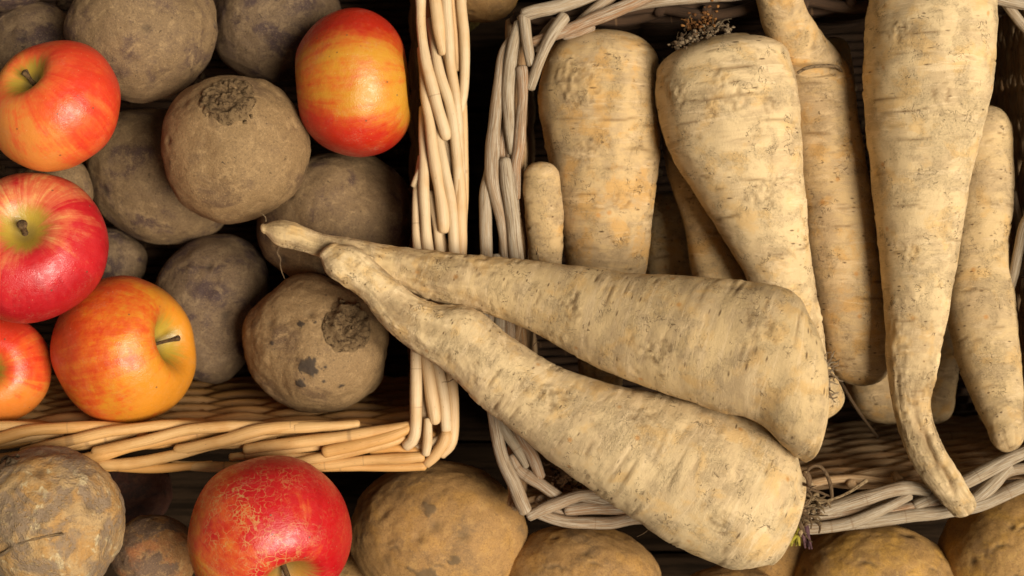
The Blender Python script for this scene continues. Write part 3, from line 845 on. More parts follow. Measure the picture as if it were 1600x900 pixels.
# --- vertical ones standing in the basket
n1, o1 = parsnip("thick parsnip standing upright in the upper left corner of the grey basket",
    [(846, 112, 1030, 112, -60), (843, 150, 1032, 150, -60), (852, 220, 1030, 220, -62), (865, 300, 1023, 300, -66), (882, 400, 1012, 400, -75), (895, 500, 992, 500, -100), (905, 580, 975, 580, -125), (915, 640, 965, 640, -140)],
    66, 24, 1, PN_DIRTY, clods=((0.14, 2.0, 45), (0.30, 1.9, 26), (0.42, 1.3, 16)))
n2, o2 = parsnip("short blunt parsnip stub between the basket's left rim and a thick parsnip",
    [(818, 277, 873, 274, -8), (817, 310, 878, 308, -10), (821, 350, 880, 350, -16), (826, 400, 879, 400, -26), (832, 470, 872, 470, -50)], 23, 20, 2, PN_DIRTY, lumps=1.5)
mb = MB(); hairs(mb, [(842, 408, 14, .2, -1, .6, 26, 1.3), (838, 398, 12, -.3, -1, .6, 12, 0.9)], 3)
mb.build("rootlet", FIBRE, n2, o2)
n3, o3 = parsnip("thin tapering parsnip squeezed in the gap left of the parsnip with the rust-brown crown",
    [(1031, 150, 1046, 150, -120), (1032, 195, 1056, 195, -112), (1040, 260, 1086, 255, -105), (1062, 330, 1116, 322, -100), (1072, 365, 1130, 360, -100), (1076, 400, 1145, 395, -100), (1086, 450, 1168, 440, -105), (1105, 530, 1190, 520, -120)],
    10, 20, 3, PN_DIRTY, lumps=1.3)
n3b, _ = parsnip("shaded parsnip deep down between the thick upright one and the thin one",
    [(1012, 330, 1072, 330, -215), (1008, 400, 1082, 400, -215), (1012, 500, 1080, 500, -220), (1020, 590, 1070, 590, -230)], 32, 20, 4, PN_DIRTY)
n4, o4 = parsnip("pale parsnip with a rust-brown crown tuft, leaning under the upper lying parsnip",
    [(1026, 122, 1233, 90, 2), (1026, 165, 1245, 140, 2), (1042, 232, 1252, 218, 2), (1083, 302, 1256, 288, 0), (1128, 370, 1262, 362, -4), (1165, 432, 1270, 425, -10), (1195, 500, 1282, 495, -25), (1225, 590, 1292, 582, -50), (1245, 650, 1290, 645, -65)],
    46, 24, 5, PN_PALE, crown_at=0, recess=12, clods=((0.17, 1.75, 42), (0.20, 1.1, 20), (0.14, 2.4, 30), (0.40, 1.5, 26)))
n5, o5 = parsnip("upside-down parsnip with its thin tail up, half shaded by the biggest upright parsnip",
    [(1168, -80, 1232, -80, 62), (1176, -30, 1246, -30, 50), (1187, 25, 1263, 20, 18), (1202, 70, 1292, 66, -26), (1218, 115, 1326, 108, -61), (1232, 200, 1341, 196, -67), (1242, 300, 1361, 300, -71), (1256, 400, 1378, 400, -73), (1272, 480, 1388, 480, -73), (1288, 545, 1390, 545, -73)],
    14, 60, 6, PN_DIRTY)
mb = MB()
mb.tube([W(1246, 114, 14), W(1262, 106, 18), (W(1290, 103, 8)), W(1310, 106, -14), W(1316, 118, -38)], [2.2, 2.6, 2.8, 2.6, 2.0], m=8, step=3, seed=4)
mb.build("rootlet", FIBRE, n5, o5)
n6, _ = parsnip("rounded parsnip end in shade behind the upside-down parsnip",
    [(1274, 90, 1330, 90, -150), (1270, 150, 1336, 150, -155), (1275, 240, 1334, 240, -170)], 34, 20, 7, PN_DIRTY)
n7, o7 = parsnip("biggest upright parsnip, its split tail hanging over the front rim",
    [(1372, -70, 1540, -70, 14), (1362, -20, 1552, -20, 18), (1353, 50, 1556, 45, 20), (1350, 130, 1552, 125, 20), (1356, 215, 1533, 212, 18), (1367, 310, 1512, 300, 16), (1376, 405, 1498, 395, 15), (1383, 500, 1479, 500, 17), (1388, 580, 1463, 582, 24), (1398, 648, 1454, 635, 28), (1420, 714, 1469, 686, 36), (1454, 765, 1498, 738, 44), (1487, 803, 1523, 780, 40)],
    60, 14, 8, PN_PALE, clods=((0.20, 2.2, 26), (0.30, 1.6, 18), (0.55, 2.0, 20), (0.12, 1.7, 30)), slit=(0.80, 0.965, 1.5, 14.0, 5.0))
n8, o8 = parsnip("slender parsnip along the basket's right side, its tip on the front rim",
    [(1492, 215, 1580, 212, -70), (1486, 300, 1584, 296, -66), (1480, 400, 1577, 395, -60), (1475, 465, 1584, 460, -52), (1490, 540, 1592, 535, -38), (1514, 610, 1598, 600, -18), (1543, 672, 1599, 657, 8)],
    50, 42, 9, PN)
n9, o9 = parsnip("yellowish parsnip end poking out below the upper lying parsnip's crown",
    [(1190, 520, 1262, 500, -40), (1215, 590, 1292, 562, -38), (1240, 640, 1314, 604, -36)], 36, 36, 10, PN, lumps=0.7)
n10, o10 = parsnip("rounded parsnip end in deep shade below the upside-down parsnip",
    [(1322, 440, 1448, 440, -215), (1320, 520, 1452, 520, -215), (1322, 592, 1452, 592, -215)], 30, 76, 11, PN_DIRTY)
mb = MB()
mb.tube([W(1310, 590, -130), W(1330, 625, -170), W(1350, 655, -200), W(1372, 684, -240)], [2.5, 3, 3, 2], m=8, step=5, seed=9)
mb.build("rootlet", FIBRE, n10, o10)
n15, _ = parsnip("parsnip end in near darkness between the two parsnips on the right",
    [(1420, 470, 1500, 470, -190), (1425, 560, 1500, 560, -190), (1432, 620, 1492, 620, -190)], 20, 45, 14, PN_DIRTY)
n16, o16 = parsnip("dark parsnip crown peeping out at the near left corner of the grey basket",
    [(930, 640, 985, 690, -75), (895, 675, 950, 732, -60), (868, 712, 908, 758, -48)], 20, 12, 15, PN_DIRTY, lumps=1.5)
mb = MB()
rg = random.Random(4)
for k in range(120):
    mb.blob(W(883 + rg.gauss(0, 11), 740 + rg.gauss(0, 12), -20 + rg.uniform(-26, 6)), np.array([1, 1, 1]) * rg.uniform(1.6, 4.2), k, 7, rg.random(), 0.6)
hairs(mb, [(883 + rg.gauss(0, 10), 742 + rg.gauss(0, 10), -12, rg.uniform(-1, 1), rg.uniform(-1, 1), 0.3, rg.uniform(10, 24), 1.6) for _ in range(26)], 33)
mb.build("crown", CROWN_DARKRUST, n16, o16)

# --- the two lying across both baskets
nA, oA = parsnip("upper of the two parsnips lying across both baskets, its tip over the beetroot",
    [(414, 350, 415, 366, 66), (440, 344, 434, 384, 66), (470, 352, 462, 391, 65), (505, 366, 493, 400, 63), (560, 374, 546, 416, 60), (620, 385, 602, 440, 58), (700, 394, 680, 470, 60), (800, 403, 776, 496, 72), (900, 416, 864, 536, 95), (1000, 427, 955, 584, 122), (1100, 431, 1045, 616, 150), (1180, 439, 1122, 642, 172), (1236, 455, 1184, 660, 184), (1262, 490, 1226, 700, 188), (1275, 556, 1256, 722, 184)],
    8, 9, 21, PN, crown_at=1, recess=10, clods=((0.55, 1.6, 24), (0.72, 1.2, 30), (0.85, 1.9, 26)))
nB, oB = parsnip("lower of the two parsnips lying across both baskets, with shrivelled leaf stalks",
    [(528, 381, 501, 404, 92), (560, 387, 512, 430, 90), (600, 420, 558, 462, 86), (645, 459, 604, 514, 80), (690, 476, 644, 548, 76), (742, 481, 695, 578, 78), (800, 526, 742, 626, 84), (880, 575, 798, 670, 92), (960, 601, 870, 727, 100), (1040, 615, 940, 775, 106), (1120, 634, 1012, 822, 110), (1192, 660, 1082, 864, 112), (1238, 695, 1142, 888, 112), (1253, 742, 1200, 880, 112)],
    9, 15, 22, PN_PALE, crown_at=1, recess=8, clods=((0.50, 1.7, 30), (0.36, 1.3, 20), (0.66, 2.2, 24), (0.86, 1.2, 26)))
for ob, og, sp, sd in (
    (nA, oA, [(690, 468, 40, .1, 1, .1, 24, .8), (800, 495, 62, .3, 1, .2, 22, .8), (436, 385, 60, 0, 1, -.3, 70, 2.0), (960, 575, 130, 1, .3, .5, 40, 1.0), (1090, 645, 120, 1, -.3, .5, 26, .9), (415, 346, 70, -.4, -1, .2, 18, .8), (965, 505, 190, .2, 1, .4, 26, 1.2)], 41),
    (nB, oB, [(710, 588, 70, .4, .6, 0, 24, 1.0), (833, 540, 118, .4, -.6, .5, 16, .8), (1010, 806, 80, .5, 1, -.1, 46, 1.2), (1092, 850, 150, -.1, -1, .8, 22, 1.1), (1108, 855, 150, .1, -1, .8, 20, 1.1), (1085, 846, 150, -.5, -.6, .8, 16, 1.0), (985, 780, 160, .6, -.3, .8, 18, .9)], 42)):
    for k, one in enumerate(sp):
        mb = MB(); hairs(mb, [one], sd * 10 + k)
        mb.build("rootlet", FIBRE, ob, og)

# crowns with crumbs of soil and dead leaf bases
def crumbs(name, mat, parent, org, spots, seed, rmin=2.0, rmax=6.0):
    rng = random.Random(seed)
    mb = MB()
    for x, y, z, sx, sy, sz, cnt in spots:
        for k in range(cnt):
            c = W(x + rng.gauss(0, sx), y + rng.gauss(0, sy), z + rng.gauss(0, sz))
            r = rng.uniform(rmin, rmax)
            mb.blob(c, np.array([r, r * rng.uniform(.6, 1), r * rng.uniform(.6, 1)]), seed + k, 8, rng.random(), 0.55)
    return mb, rng
mb, rng = crumbs("crown", CROWN, n4, o4, [(1060, 66, 46, 8, 4, 10, 40), (1082, 59, 48, 9, 4, 12, 50), (1108, 51, 50, 9, 4, 12, 50), (1130, 43, 48, 7, 3, 12, 30)], 50, 1.3, 4.2)
hairs(mb, [(1118, 42, 54, .8, -.8, .4, 30, 1.7), (1110, 44, 54, .4, -1, .3, 24, 1.5), (1124, 40, 54, 1, -.6, .3, 26, 1.3), (1074, 42, 40, -.5, -.8, .3, 20, 2.0), (1070, 48, 40, -.8, -.5, .3, 16, 1.8)]
      + [(1060 + 7 * k, 64 - 2.4 * k, 52, rng.uniform(-1, 1), -1, .4, rng.uniform(8, 18), 1.3) for k in range(11)], 51)
mb.build("crown", CROWN, n4, o4)
mb, rng = crumbs("leaf_base", CROWN_RUST, n4, o4, [(1090, 38, 42, 13, 9, 10, 70), (1108, 34, 40, 10, 8, 10, 60)], 52, 1.3, 3.6)
hairs(mb, [(1097 + 3 * k, 46, 42, rng.uniform(-.8, .8), -1, .5, rng.uniform(14, 26), 1.8) for k in range(-7, 8)], 53)
mb.build("leaf_base", CROWN_RUST, n4, o4)

mb, rng = crumbs("crown", FIBRE, nA, oA, [(1285, 588, 228, 4, 12, 10, 40), (1287, 604, 220, 4, 7, 10, 30)], 54, 1.4, 3.6)
hairs(mb, [(1286 + rng.uniform(-6, 6), 568 + rng.uniform(-4, 44), 230 + rng.uniform(-14, 14), rng.uniform(-.1, 1), rng.uniform(-.9, .9), rng.uniform(.1, .9), rng.uniform(14, 32), 1.9) for _ in range(44)], 55)
mb.build("crown", PALE_FIBRE, nA, oA)

mb, rng = crumbs('leaf_stalks', FIBRE, nB, oB, [(1250, 790, 118, 8, 18, 16, 60), (1262, 775, 112, 12, 14, 14, 36)], 56, 1.6, 4.8)
hairs(mb, [(1243 + rng.uniform(-6, 8), 790 + rng.uniform(-34, 26), 112 + rng.uniform(-25, 30), 1, rng.uniform(-.9, .9), rng.uniform(-.5, .6), rng.uniform(22, 62), rng.uniform(2.0, 4.2)) for _ in range(52)], 57)
mb.tube([W(1254, 770, 116), W(1262, 738, 120), W(1280, 730, 116), W(1297, 750, 108), W(1300, 778, 104), W(1288, 790, 108)], [3, 2.6, 2.6, 3, 2.6, 2], m=8, step=3, wob=2.5, seed=3, tone=0.8)
mb.tube([W(1258, 792, 110), W(1290, 782, 108), W(1322, 770, 100), W(1353, 750, 90)], [2.0, 2.0, 2.4, 3.6], m=8, step=3, wob=2.0, seed=5, tone=0.2)
mb.tube([W(1256, 738, 120), W(1262, 752, 118), W(1256, 770, 116)], [6, 5, 4], m=8, step=3, wob=2.0, seed=8, tone=1.0)
mb.build("leaf_stalks", FIBRE, nB, oB)
mb = MB()
for k in range(7):
    mb.tube([W(1246, 806, 112), W(1244 + rng.uniform(-4, 6), 828, 112 + rng.uniform(-8, 12)), W(1236 + rng.uniform(-8, 14), 849 + rng.uniform(-6, 4), 110 + rng.uniform(-12, 14))], [3.2, 3.6, 1.6], m=8, step=3, wob=1.6, seed=k, tone=rng.random())
mb.build("green_shoot", SHOOT, nB, oB)
mb = MB()
for k in range(8):
    mb.tube([W(1252, 804, 104), W(1257 + rng.uniform(-3, 6), 828, 104 + rng.uniform(-8, 12)), W(1262 + rng.uniform(-8, 10), 850 + rng.uniform(-8, 8), 98 + rng.uniform(-12, 14))], [2.6, 3.0, 1.4], m=8, step=3, wob=1.6, seed=20 + k, tone=rng.random())
mb.build("purple_shoot", PURPLE, nB, oB)

# ------------------------------------------------------------------ round fruit and roots
def frame(axis):
    a = unit(axis)
    ref = np.array([0, 1.0, 0]) if abs(a[1]) < 0.9 else np.array([1.0, 0, 0])
    x = unit(np.cross(ref, a)); y = np.cross(a, x)
    return x, y, a

APPLES = "ripe red and yellow apples"
def apple(label, x, y, z, r, axis, mat, seed, h=0.80, stalk=(0.55, 0.0, 0.0), dimple=0.42, dw=0.30, group=APPLES, stem_r=4.2, pinch=0.0):
    ax = (axis[0], -axis[1], axis[2])
    X, Y, A = frame(ax)
    k = (H - z) / H
    c, r = W(x, y, z), r * k
    n, m = 90, 140
    t = np.linspace(0.015, math.pi - 0.015, n)
    th = np.linspace(0, 2 * math.pi, m, endpoint=False)
    T, TH = np.meshgrid(t, th, indexing='ij')
    rho = np.sin(T) ** 0.88
    rho = rho * (1 - 0.10 * smooth(0.35, 1.0, T / math.pi))
    lob = 1 + 0.022 * np.cos(5 * TH + seed) * (0.35 + 0.65 * smooth(1.2, 2.6, T)) + 0.02 * np.cos(2 * TH + seed * 2.1)
    zz = h * np.cos(T)
    zz = zz - dimple * np.exp(-(rho / dw) ** 2) * (T < math.pi / 2)
    zz = zz + 0.26 * np.exp(-(rho / 0.26) ** 2) * (T >= math.pi / 2)
    if pinch:      # a valley running across the stalk end
        zz = zz - pinch * np.cos(2 * TH) * np.exp(-((rho - 0.5) / 0.32) ** 2) * (T < math.pi / 2)
    D = X * np.cos(TH)[..., None] * (rho * lob)[..., None] + Y * np.sin(TH)[..., None] * (rho * lob)[..., None] + A * zz[..., None]
    D = D * (1 + 0.035 * fbm(D * 1.3 + seed * 5.0, seed, 2))[..., None]
    V = c + r * D
    g = np.exp(-(rho / 0.42) ** 2) * (T < math.pi / 2)
    g = np.maximum(g, 0.9 * np.exp(-(rho / 0.22) ** 2) * (T >= math.pi / 2))
    ring = np.stack([np.cos(TH) * 1.0 + seed, np.sin(TH), T * 0.55 + seed * 2], -1)
    mb = MB()
    mb.grid(V, (V - c) / 100.0 + seed * 9.3, ring, g)
    ob = mb.build("apple", mat, None, c)
    side = np.vstack([D.reshape(-1, 3), D[0].mean(0)[None], D[-1].mean(0)[None]])
    side = side / (np.linalg.norm(side, axis=1)[:, None] + 1e-9)
    at = ob.data.attributes.new("side", 'FLOAT_VECTOR', 'POINT')
    at.data.foreach_set("vector", side.astype(np.float32).ravel())
    tag(ob, label, "apple", group)
    if stalk:
        ln, sx, sy = stalk
        b = c + A * r * (h - dimple - 0.05)
        d = unit(A + sx * np.array([1, 0, 0]) + sy * np.array([0, -1.0, 0]))
        mb = MB()
        mb.tube([b, b + A * r * ln * 0.4, b + A * r * ln * 0.3 + d * r * ln * 0.45, b + A * r * ln * 0.35 + d * r * ln * 0.7], [stem_r, stem_r * 0.8, stem_r * 0.9, stem_r * 1.5], m=10, step=3, wob=0.5, seed=seed, tone=0.3)
        mb.build("stem", STEM, ob, c)
    return ob

RED, ORED, YEL = (0.60, 0.022, 0.018), (0.72, 0.085, 0.025), (0.74, 0.36, 0.045)
AM1 = apple_mat("apple_skin_coral", (0.60, 0.040, 0.014), (0.62, 0.20, 0.035), (0.55, 0.35, 0.1), 0.36, 0.5, deep=(0.50, 0.014, 0.010))
AM2 = apple_mat("apple_skin_crimson", (0.47, 0.014, 0.018), (0.64, 0.31, 0.10), (0.05, -0.9, -0.75), 0.92, 0.6, deep=(0.36, 0.006, 0.010))
AM3 = apple_mat("apple_skin_orange", (0.55, 0.032, 0.012), (0.62, 0.18, 0.025), (0.1, 0.9, 0.1), 0.32, 0.65)
AM4 = apple_mat("apple_skin_mottled", (0.52, 0.050, 0.010), (0.58, 0.215, 0.018), (-0.85, 0.25, 0.05), 0.36, 0.6, mottle=0.8, soft=0.05)
AM5 = apple_mat("apple_skin_banded", (0.47, 0.022, 0.008), (0.52, 0.235, 0.022), (-0.35, 0.0, -0.2), 0.24, 0.5, band=((0.05, 1.0, 0.0), 0.0, 0.28, 0.92, 0.85), soft=0.14, mottle=0.5)
AM6 = apple_mat("apple_skin_russet", (0.45, 0.008, 0.010), (0.60, 0.22, 0.03), (0.35, 0.25, -0.1), 0.62, 0.4, russet=0.85, mottle=0.5, green=(0.36, 0.17, 0.03), deep=(0.37, 0.004, 0.007))

apple("coral red apple with its stalk showing, topmost at the left edge", 86, 165, 60, 110, (-0.40, -0.55, 0.73), AM1, 1, dimple=0.33, stalk=(0.27, -0.15, -0.3), stem_r=4.0)
apple("crimson apple with a pale yellow-green hollow, below the coral apple", 46, 389, 62, 122, (0.14, -0.40, 0.90), AM2, 2, stalk=(0.30, 0, 0), dimple=0.34, dw=0.34, stem_r=5.5)
apple("orange-red apple cut off by the left edge, half under the crimson apple", -12, 576, -62, 91, (0.12, -0.04, 0.98), AM3, 3, stalk=(0.6, 0.3, 0.9), stem_r=5)
apple("orange and yellow mottled apple, stalk pointing right, against the front rim", 194, 548, -60, 116, (0.93, -0.20, 0.32), AM4, 4, h=0.93, stalk=(0.44, 0.3, -0.1), stem_r=3.4, dimple=0.5, dw=0.34)
apple("yellow apple with red top and bottom lying on its side, alone near the right rim", 553, 132, -45, 118, (0.99, -0.08, 0.0), AM5, 5, h=0.80, stalk=None, dimple=0.30, dw=0.30, pinch=0.0)
apple("red apple veined with tan russet, below the golden basket", 420, 834, 84, 129, (0.42, 0.62, 0.66), AM6, 6, h=0.92, stalk=(0.42, 0.1, 0.45), stem_r=5.5)

def root(name, label, cat, x, y, z, rx, ry, mat, seed, group, rot=0.0, rz=None, lump=0.10, rough=1.1, tail=None, pits=5, n=100, m=150, blots=(), brows=()):
    """beetroots, potatoes and the like: a lumpy ellipsoid, rx by ry units in plan, turned by rot degrees"""
    k = (H - z) / H
    c = W(x, y, z)
    rx, ry = rx * k, ry * k
    rz = min(rx, ry) if rz is None else rz
    a = math.radians(-rot)
    ex, ey, ez = np.array([math.cos(a), math.sin(a), 0]), np.array([-math.sin(a), math.cos(a), 0]), np.array([0, 0, 1.0])
    t = np.linspace(0.02, math.pi - 0.02, n)
    th = np.linspace(0, 2 * math.pi, m, endpoint=False)
    T, TH = np.meshgrid(t, th, indexing='ij')
    D = np.stack([np.sin(T) * np.cos(TH), np.sin(T) * np.sin(TH), np.cos(T)], -1)
    kk = 1 + lump * fbm(D * 1.15 + seed * 4.3, seed, 2) + 0.014 * fbm(D * 2.7 + seed * 2.9, seed + 40, 2) + 0.012 * fbm(D * 6 + seed, seed + 3, 3)
    g = np.zeros_like(T)
    rng = np.random.RandomState(seed)
    for _ in range(pits):
        d = unit(rng.normal(size=3)); d[2] = abs(d[2])
        e = np.exp(-((1 - (D @ d)) / rng.uniform(0.0008, 0.004)))
        kk = kk - rng.uniform(0.01, 0.035) * e
        g = np.maximum(g, e * rng.uniform(0.2, 0.8))
    for ex_, ey_, ez_, size in brows:         # potato eyes: a dimple under a little brow
        d = unit((ex_, -ey_, ez_)); X_, Y_, _a = frame(d)
        u_, v_ = (D @ X_) * rx / size, (D @ Y_) * rx / size
        w_ = fbm(D * 20 + seed, seed + 31, 2)
        front = (D @ d) > 0
        e = np.exp(-((u_ / 1.6) ** 2 + ((v_ + 0.25 * u_ ** 2 + 0.5 * w_) / 0.45) ** 2)) * front
        e2 = np.exp(-((u_ / 1.8) ** 2 + ((v_ - 0.9 + 0.25 * u_ ** 2 + 0.4 * w_) / 0.6) ** 2)) * front
        kk = kk - 0.016 * e + 0.010 * e2
        g = np.maximum(g, 0.75 * e)
    for bx, by, bz, size in blots:            # patches of dark caked soil
        d = unit((bx, -by, bz))
        ds = np.arccos(np.clip(D @ d, -1, 1)) * rx
        ds = ds * (1 + 0.95 * fbm(D * 13 + seed, seed + 21, 3))
        e = smooth(size, size * 0.72, ds)
        kk = kk + 0.008 * e
        g = np.maximum(g, 0.85 * e)
    V = c + (D * kk[..., None] * np.array([rx, ry, rz])) @ np.stack([ex, ey, ez])
    V = V + D * (rough * fbm(V / 14.0 + seed, seed + 8, 2))[..., None]
    mb = MB()
    mb.grid(V, (V - c) / 100.0 + seed * 6.1, D + seed, g)
    ob = mb.build(name, mat, None, c)
    tag(ob, label, cat, group)
    return ob, c, (rx, ry, rz)

def leaf_scar(ob, c, rad, d, size, seed, mat=CROWN_DARK, ridge=1.0, scales=16):
    """rough ringed scar where the leaves were cut off, direction d (photo axes, z to the viewer)"""
    d = unit((d[0], -d[1], d[2]))
    X, Y, A = frame(d)
    rm = np.mean(rad)
    n, m = 34, 90
    u = np.linspace(0.03, 1, n); th = np.linspace(0, 2 * math.pi, m, endpoint=False)
    Um, TH = np.meshgrid(u, th, indexing='ij')
    irr = 1 + 0.16 * vnoise(np.stack([np.cos(TH) * 1.7 + seed, np.sin(TH) * 1.7, TH * 0], -1), seed) + 0.08 * vnoise(np.stack([np.cos(TH) * 6 + seed, np.sin(TH) * 6, TH * 0], -1), seed + 1)
    ang = Um * irr * size / rm
    D = A * np.cos(ang)[..., None] + (X * np.cos(TH)[..., None] + Y * np.sin(TH)[..., None]) * np.sin(ang)[..., None]
    hgt = 3.5 * np.sin(Um * 13 + 1.8 * vnoise(np.stack([np.cos(TH) * 2, np.sin(TH) * 2, Um * 3], -1), seed + 2)) * ridge
    hgt = hgt + 5.0 - 3.0 * smooth(0.55, 0.05, Um) + 7.0 * fbm(D * rm / 7.0, seed + 4, 3) + 2.5
    hgt = hgt * smooth(1.0, 0.60, Um) - 3.0 * smooth(0.80, 1.0, Um) + 1
    # project on the ellipsoid of the root
    q = 1 / np.sqrt((D[..., 0] / rad[0]) ** 2 + (D[..., 1] / rad[1]) ** 2 + (D[..., 2] / rad[2]) ** 2)
    V = c + D * (q + hgt)[..., None]
    mb = MB()
    g = np.clip(1.1 - 1.0 * smooth(0.62, 1.0, Um) - 0.05 * hgt, 0, 1)
    mb.grid(V, V / 100.0, D.copy(), g, True, False)
    rng = random.Random(seed)
    for k in range(scales):
        a = rng.uniform(0, 2 * math.pi); rr = size * rng.uniform(0.15, 0.98) / rm
        dd = unit(A * math.cos(rr) + (X * math.cos(a) + Y * math.sin(a)) * math.sin(rr))
        qq = 1 / math.sqrt((dd[0] / rad[0]) ** 2 + (dd[1] / rad[1]) ** 2 + (dd[2] / rad[2]) ** 2)
        r0 = rng.uniform(1.8, 4.6)
        mb.blob(c + dd * (qq + 2), np.array([r0, r0, r0 * 0.8]), seed + k, 8, rng.random() * 0.6, 0.6)
    o = mb.build("leaf_scar", mat, ob, c)
    return o

def tail_root(ob, c, pts, radii, mat, name="tail_root"):
    mb = MB()
    mb.tube([W(*q) for q in pts], radii, m=12, step=3, wob=1.0, seed=2, tone=0.4)
    mb.build(name, mat, ob, c)

BEETS = "soil-covered beetroots in the golden basket"
def beet(label, x, y, z, rx, ry, mat, seed, rot=0, **kw):
    return root("beetroot", label, "beetroot", x, y, z, rx, ry, mat, seed, BEETS, rot, **kw)
b, c, rd = beet("large smooth beetroot at the top edge, behind the coral apple", 222, 46, -78, 112, 112, BEET, 31)
tail_root(b, c, [(318, 34, -72), (329, 38, -68), (335, 42, -66)], [16, 11, 6], BEET, "knob")
b, c, rd = beet("beetroot lying under the top edge in the upper left corner, mostly hidden", 52, 92, -165, 84, 86, BEET_DARK, 32)
beet("sliver of beetroot cut off by the upper left corner", 5, -40, -120, 75, 58, BEET_DARK, 33)
b, c, rd = beet("dark beetroot with a slit-like pit, left of the yellow apple", 428, 30, -190, 102, 97, BEET_DARK, 34, 20)
tail_root(b, c, [(372, 50, -116), (380, 66, -110), (386, 78, -110)], [2, 4, 2], CROWN_DARK, "pit")
b, c, rd = beet("round pale beetroot with a rough leaf scar on top, amid the golden basket", 367, 234, -40, 115, 115, BEET_PALE, 35)
leaf_scar(b, c, rd, (0.03, -0.60, 0.79), 52, 61, SCAR, 0.6, 34)
beet("oval beetroot underneath the one with the leaf scar on top", 247, 280, -232, 118, 100, BEET, 36, 42)
beet("broad shaded beetroot under the tips of the two lying parsnips", 527, 346, -205, 122, 108, BEET, 37, -8)
beet("mottled beetroot in shade right of the mottled apple", 333, 482, -232, 92, 116, BEET_DARK, 38, 12)
b, c, rd = beet("beetroot with dark blotches and a ringed leaf scar, at the front rim", 493, 538, -100, 117, 106, BEET_PALE, 39, 15, n=150, m=230, blots=((0.08, 0.27, 0.96, 17), (0.20, -0.44, 0.87, 15), (0.02, 0.50, 0.86, 6), (-0.2, -0.3, 0.93, 6), (0.52, 0.42, 0.74, 5), (-0.5, 0.1, 0.86, 6), (0.30, 0.40, 0.86, 4)))
leaf_scar(b, c, rd, (0.57, -0.28, 0.77), 44, 62, SCAR, 1.2, 18)
beet("bit of beetroot in the dark gap right of the crimson apple", 162, 412, -290, 66, 56, BEET_DARK, 40)
beet("bit of beetroot between the coral and crimson apples", 88, 300, -150, 54, 58, BEET, 41)

POTATOES = "potatoes in front of the baskets"
def potato(label, x, y, z, rx, ry, mat, seed, rot=0, eyes=12, **kw):
    ob, c, rd = root("potato", label, "potato", x, y, z, rx, ry, mat, seed, POTATOES, rot, pits=eyes, lump=0.06, rough=1.1, **kw)
    return ob, c, rd
potato("big brown potato under the corner of the golden basket", 688, 838, -150, 140, 122, POT, 51, 10, n=140, m=210, blots=((-0.05, 0.37, 0.93, 22), (-0.12, -0.45, 0.88, 9), (0.22, 0.1, 0.97, 8)), brows=((0.25, -0.2, 0.95, 8), (-0.45, 0.1, 0.89, 7), (0.05, 0.2, 0.97, 6)))
potato("smooth brown potato under the grey basket's near left corner, beside the lower lying parsnip", 908, 910, -125, 125, 90, POT, 52, 4, n=140, m=210, brows=((-0.35, -0.40, 0.85, 13), (0.10, -0.50, 0.86, 7), (-0.25, -0.1, 0.97, 9), (0.4, -0.2, 0.9, 7)))
potato("brown potato sliver at the bottom edge below the lower lying parsnip's thick end", 1138, 952, -120, 92, 70, POT, 53)
potato("shaded potato behind the yellow-green shoot of the lower lying parsnip", 1228, 876, -200, 84, 66, POT, 54)
potato("egg-shaped golden potato below the front rim of the grey basket", 1372, 912, -120, 126, 94, POT_GOLD, 55, 6, n=140, m=210, brows=((-0.30, -0.45, 0.84, 10), (0.25, -0.3, 0.92, 8), (-0.1, -0.15, 0.98, 6), (0.5, -0.45, 0.74, 7)))
potato("golden potato with a dark eye in the bottom right corner", 1588, 868, -125, 122, 112, POT_GOLD, 56, -25, n=140, m=210, brows=((-0.32, 0.02, 0.95, 15), (-0.30, -0.45, 0.84, 9), (0.05, -0.55, 0.83, 8)), blots=((-0.24, 0.06, 0.97, 7),))
potato("small potato patch at the bottom edge right of the russet apple", 552, 915, -200, 62, 50, POT, 57)

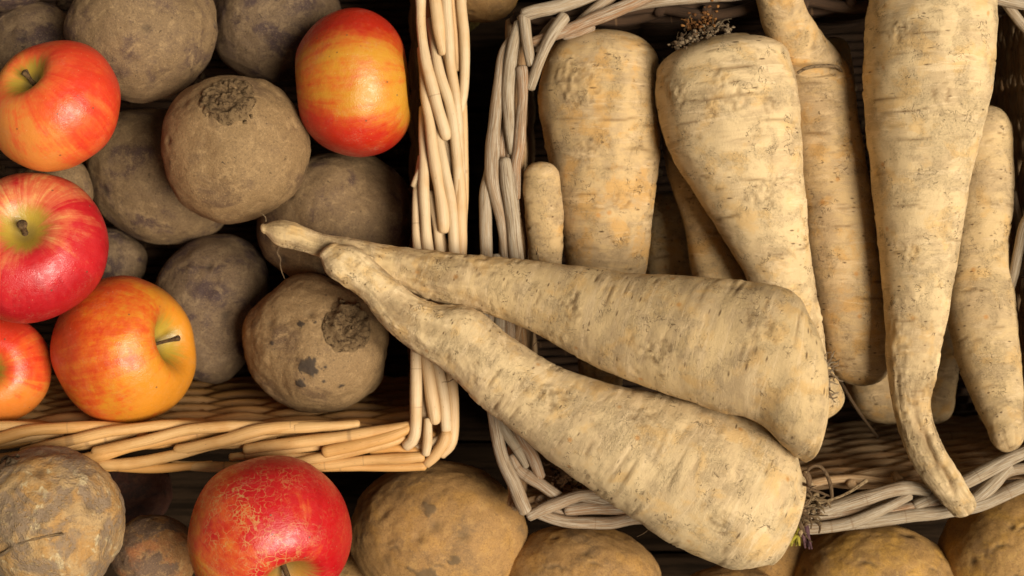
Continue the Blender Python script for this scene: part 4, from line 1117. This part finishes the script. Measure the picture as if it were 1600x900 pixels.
ob, c, rd = root("celeriac", "big mud-streaked celeriac in the bottom left corner", "celeriac", 80, 818, 92, 112, 119, CELERIAC, 58, "roots below the golden basket", lump=0.10, rough=2.4, pits=8)
leaf_scar(ob, c, rd, (-0.60, -0.72, 0.34), 40, 63, CROWN_DARK, 0.5, 10)
mb = MB()
mb.tube([W(0, 868, 178), W(30, 852, 190), W(62, 842, 196), W(100, 836, 196)], [3, 4, 3, 1.5], m=10, step=3, wob=3, seed=6, tone=0.5)
mb.build("root_scar", CELERIAC, ob, c)
root("onion", "onion with peeling orange-brown skin between celeriac and russet apple", "onion", 242, 868, -90, 66, 64, ONION, 59, "roots below the golden basket", lump=0.08)
root("onion", "dark red onion in the shade under the golden basket's front rim", "onion", 208, 772, -290, 62, 56, DARKRED, 60, "roots below the golden basket", lump=0.08)

# behind the baskets, between the rims
potato("dull brown potato at the top edge between the two baskets", 752, -14, -200, 58, 50, POT, 61)
def leaf():
    mb = MB()
    n, m = 14, 12
    u = np.linspace(0, 1, n)
    c = np.stack([W(726 + 14 * math.sin(q * 2.2), 52 - 40 * q, -330 + 14 * math.sin(q * 3)) for q in u])
    w = 15 * np.sin(np.clip(u * 0.93 + 0.07, 0, 1) * math.pi) ** 0.8 + 0.6
    th = np.linspace(0, 2 * math.pi, m, endpoint=False)
    V = c[:, None] + np.stack([np.cos(th)[None] * w[:, None], 0 * w[:, None] * th[None], np.sin(th)[None] * 1.0 + 0.25 * np.abs(np.cos(th))[None] * w[:, None]], -1)
    mb.grid(V)
    o = mb.build("leaf", LEAF, None, c[n // 2])
    tag(o, "yellow leaf in the dark gap between the two baskets", "leaf")
leaf()

def soil():
    rng = random.Random(8)
    mb = MB()
    for k in range(420):
        if k % 2:
            c = W(rng.uniform(-60, 650), rng.uniform(-60, 640), FLOOR + 64 + rng.uniform(6, 16))
        else:
            c = W(rng.uniform(880, 1540), rng.uniform(90, 690), FLOOR + 64 + rng.uniform(6, 16))
        mb.blob(c, np.array([1, 1, 0.7]) * rng.uniform(2, 9), k, 7, rng.random(), 0.6)
    o = mb.build("soil_crumbs", CROWN_DARK, None, W(800, 450, FLOOR))
    tag(o, "loose crumbs of dry soil on the basket floors", "soil", kind="stuff")
soil()
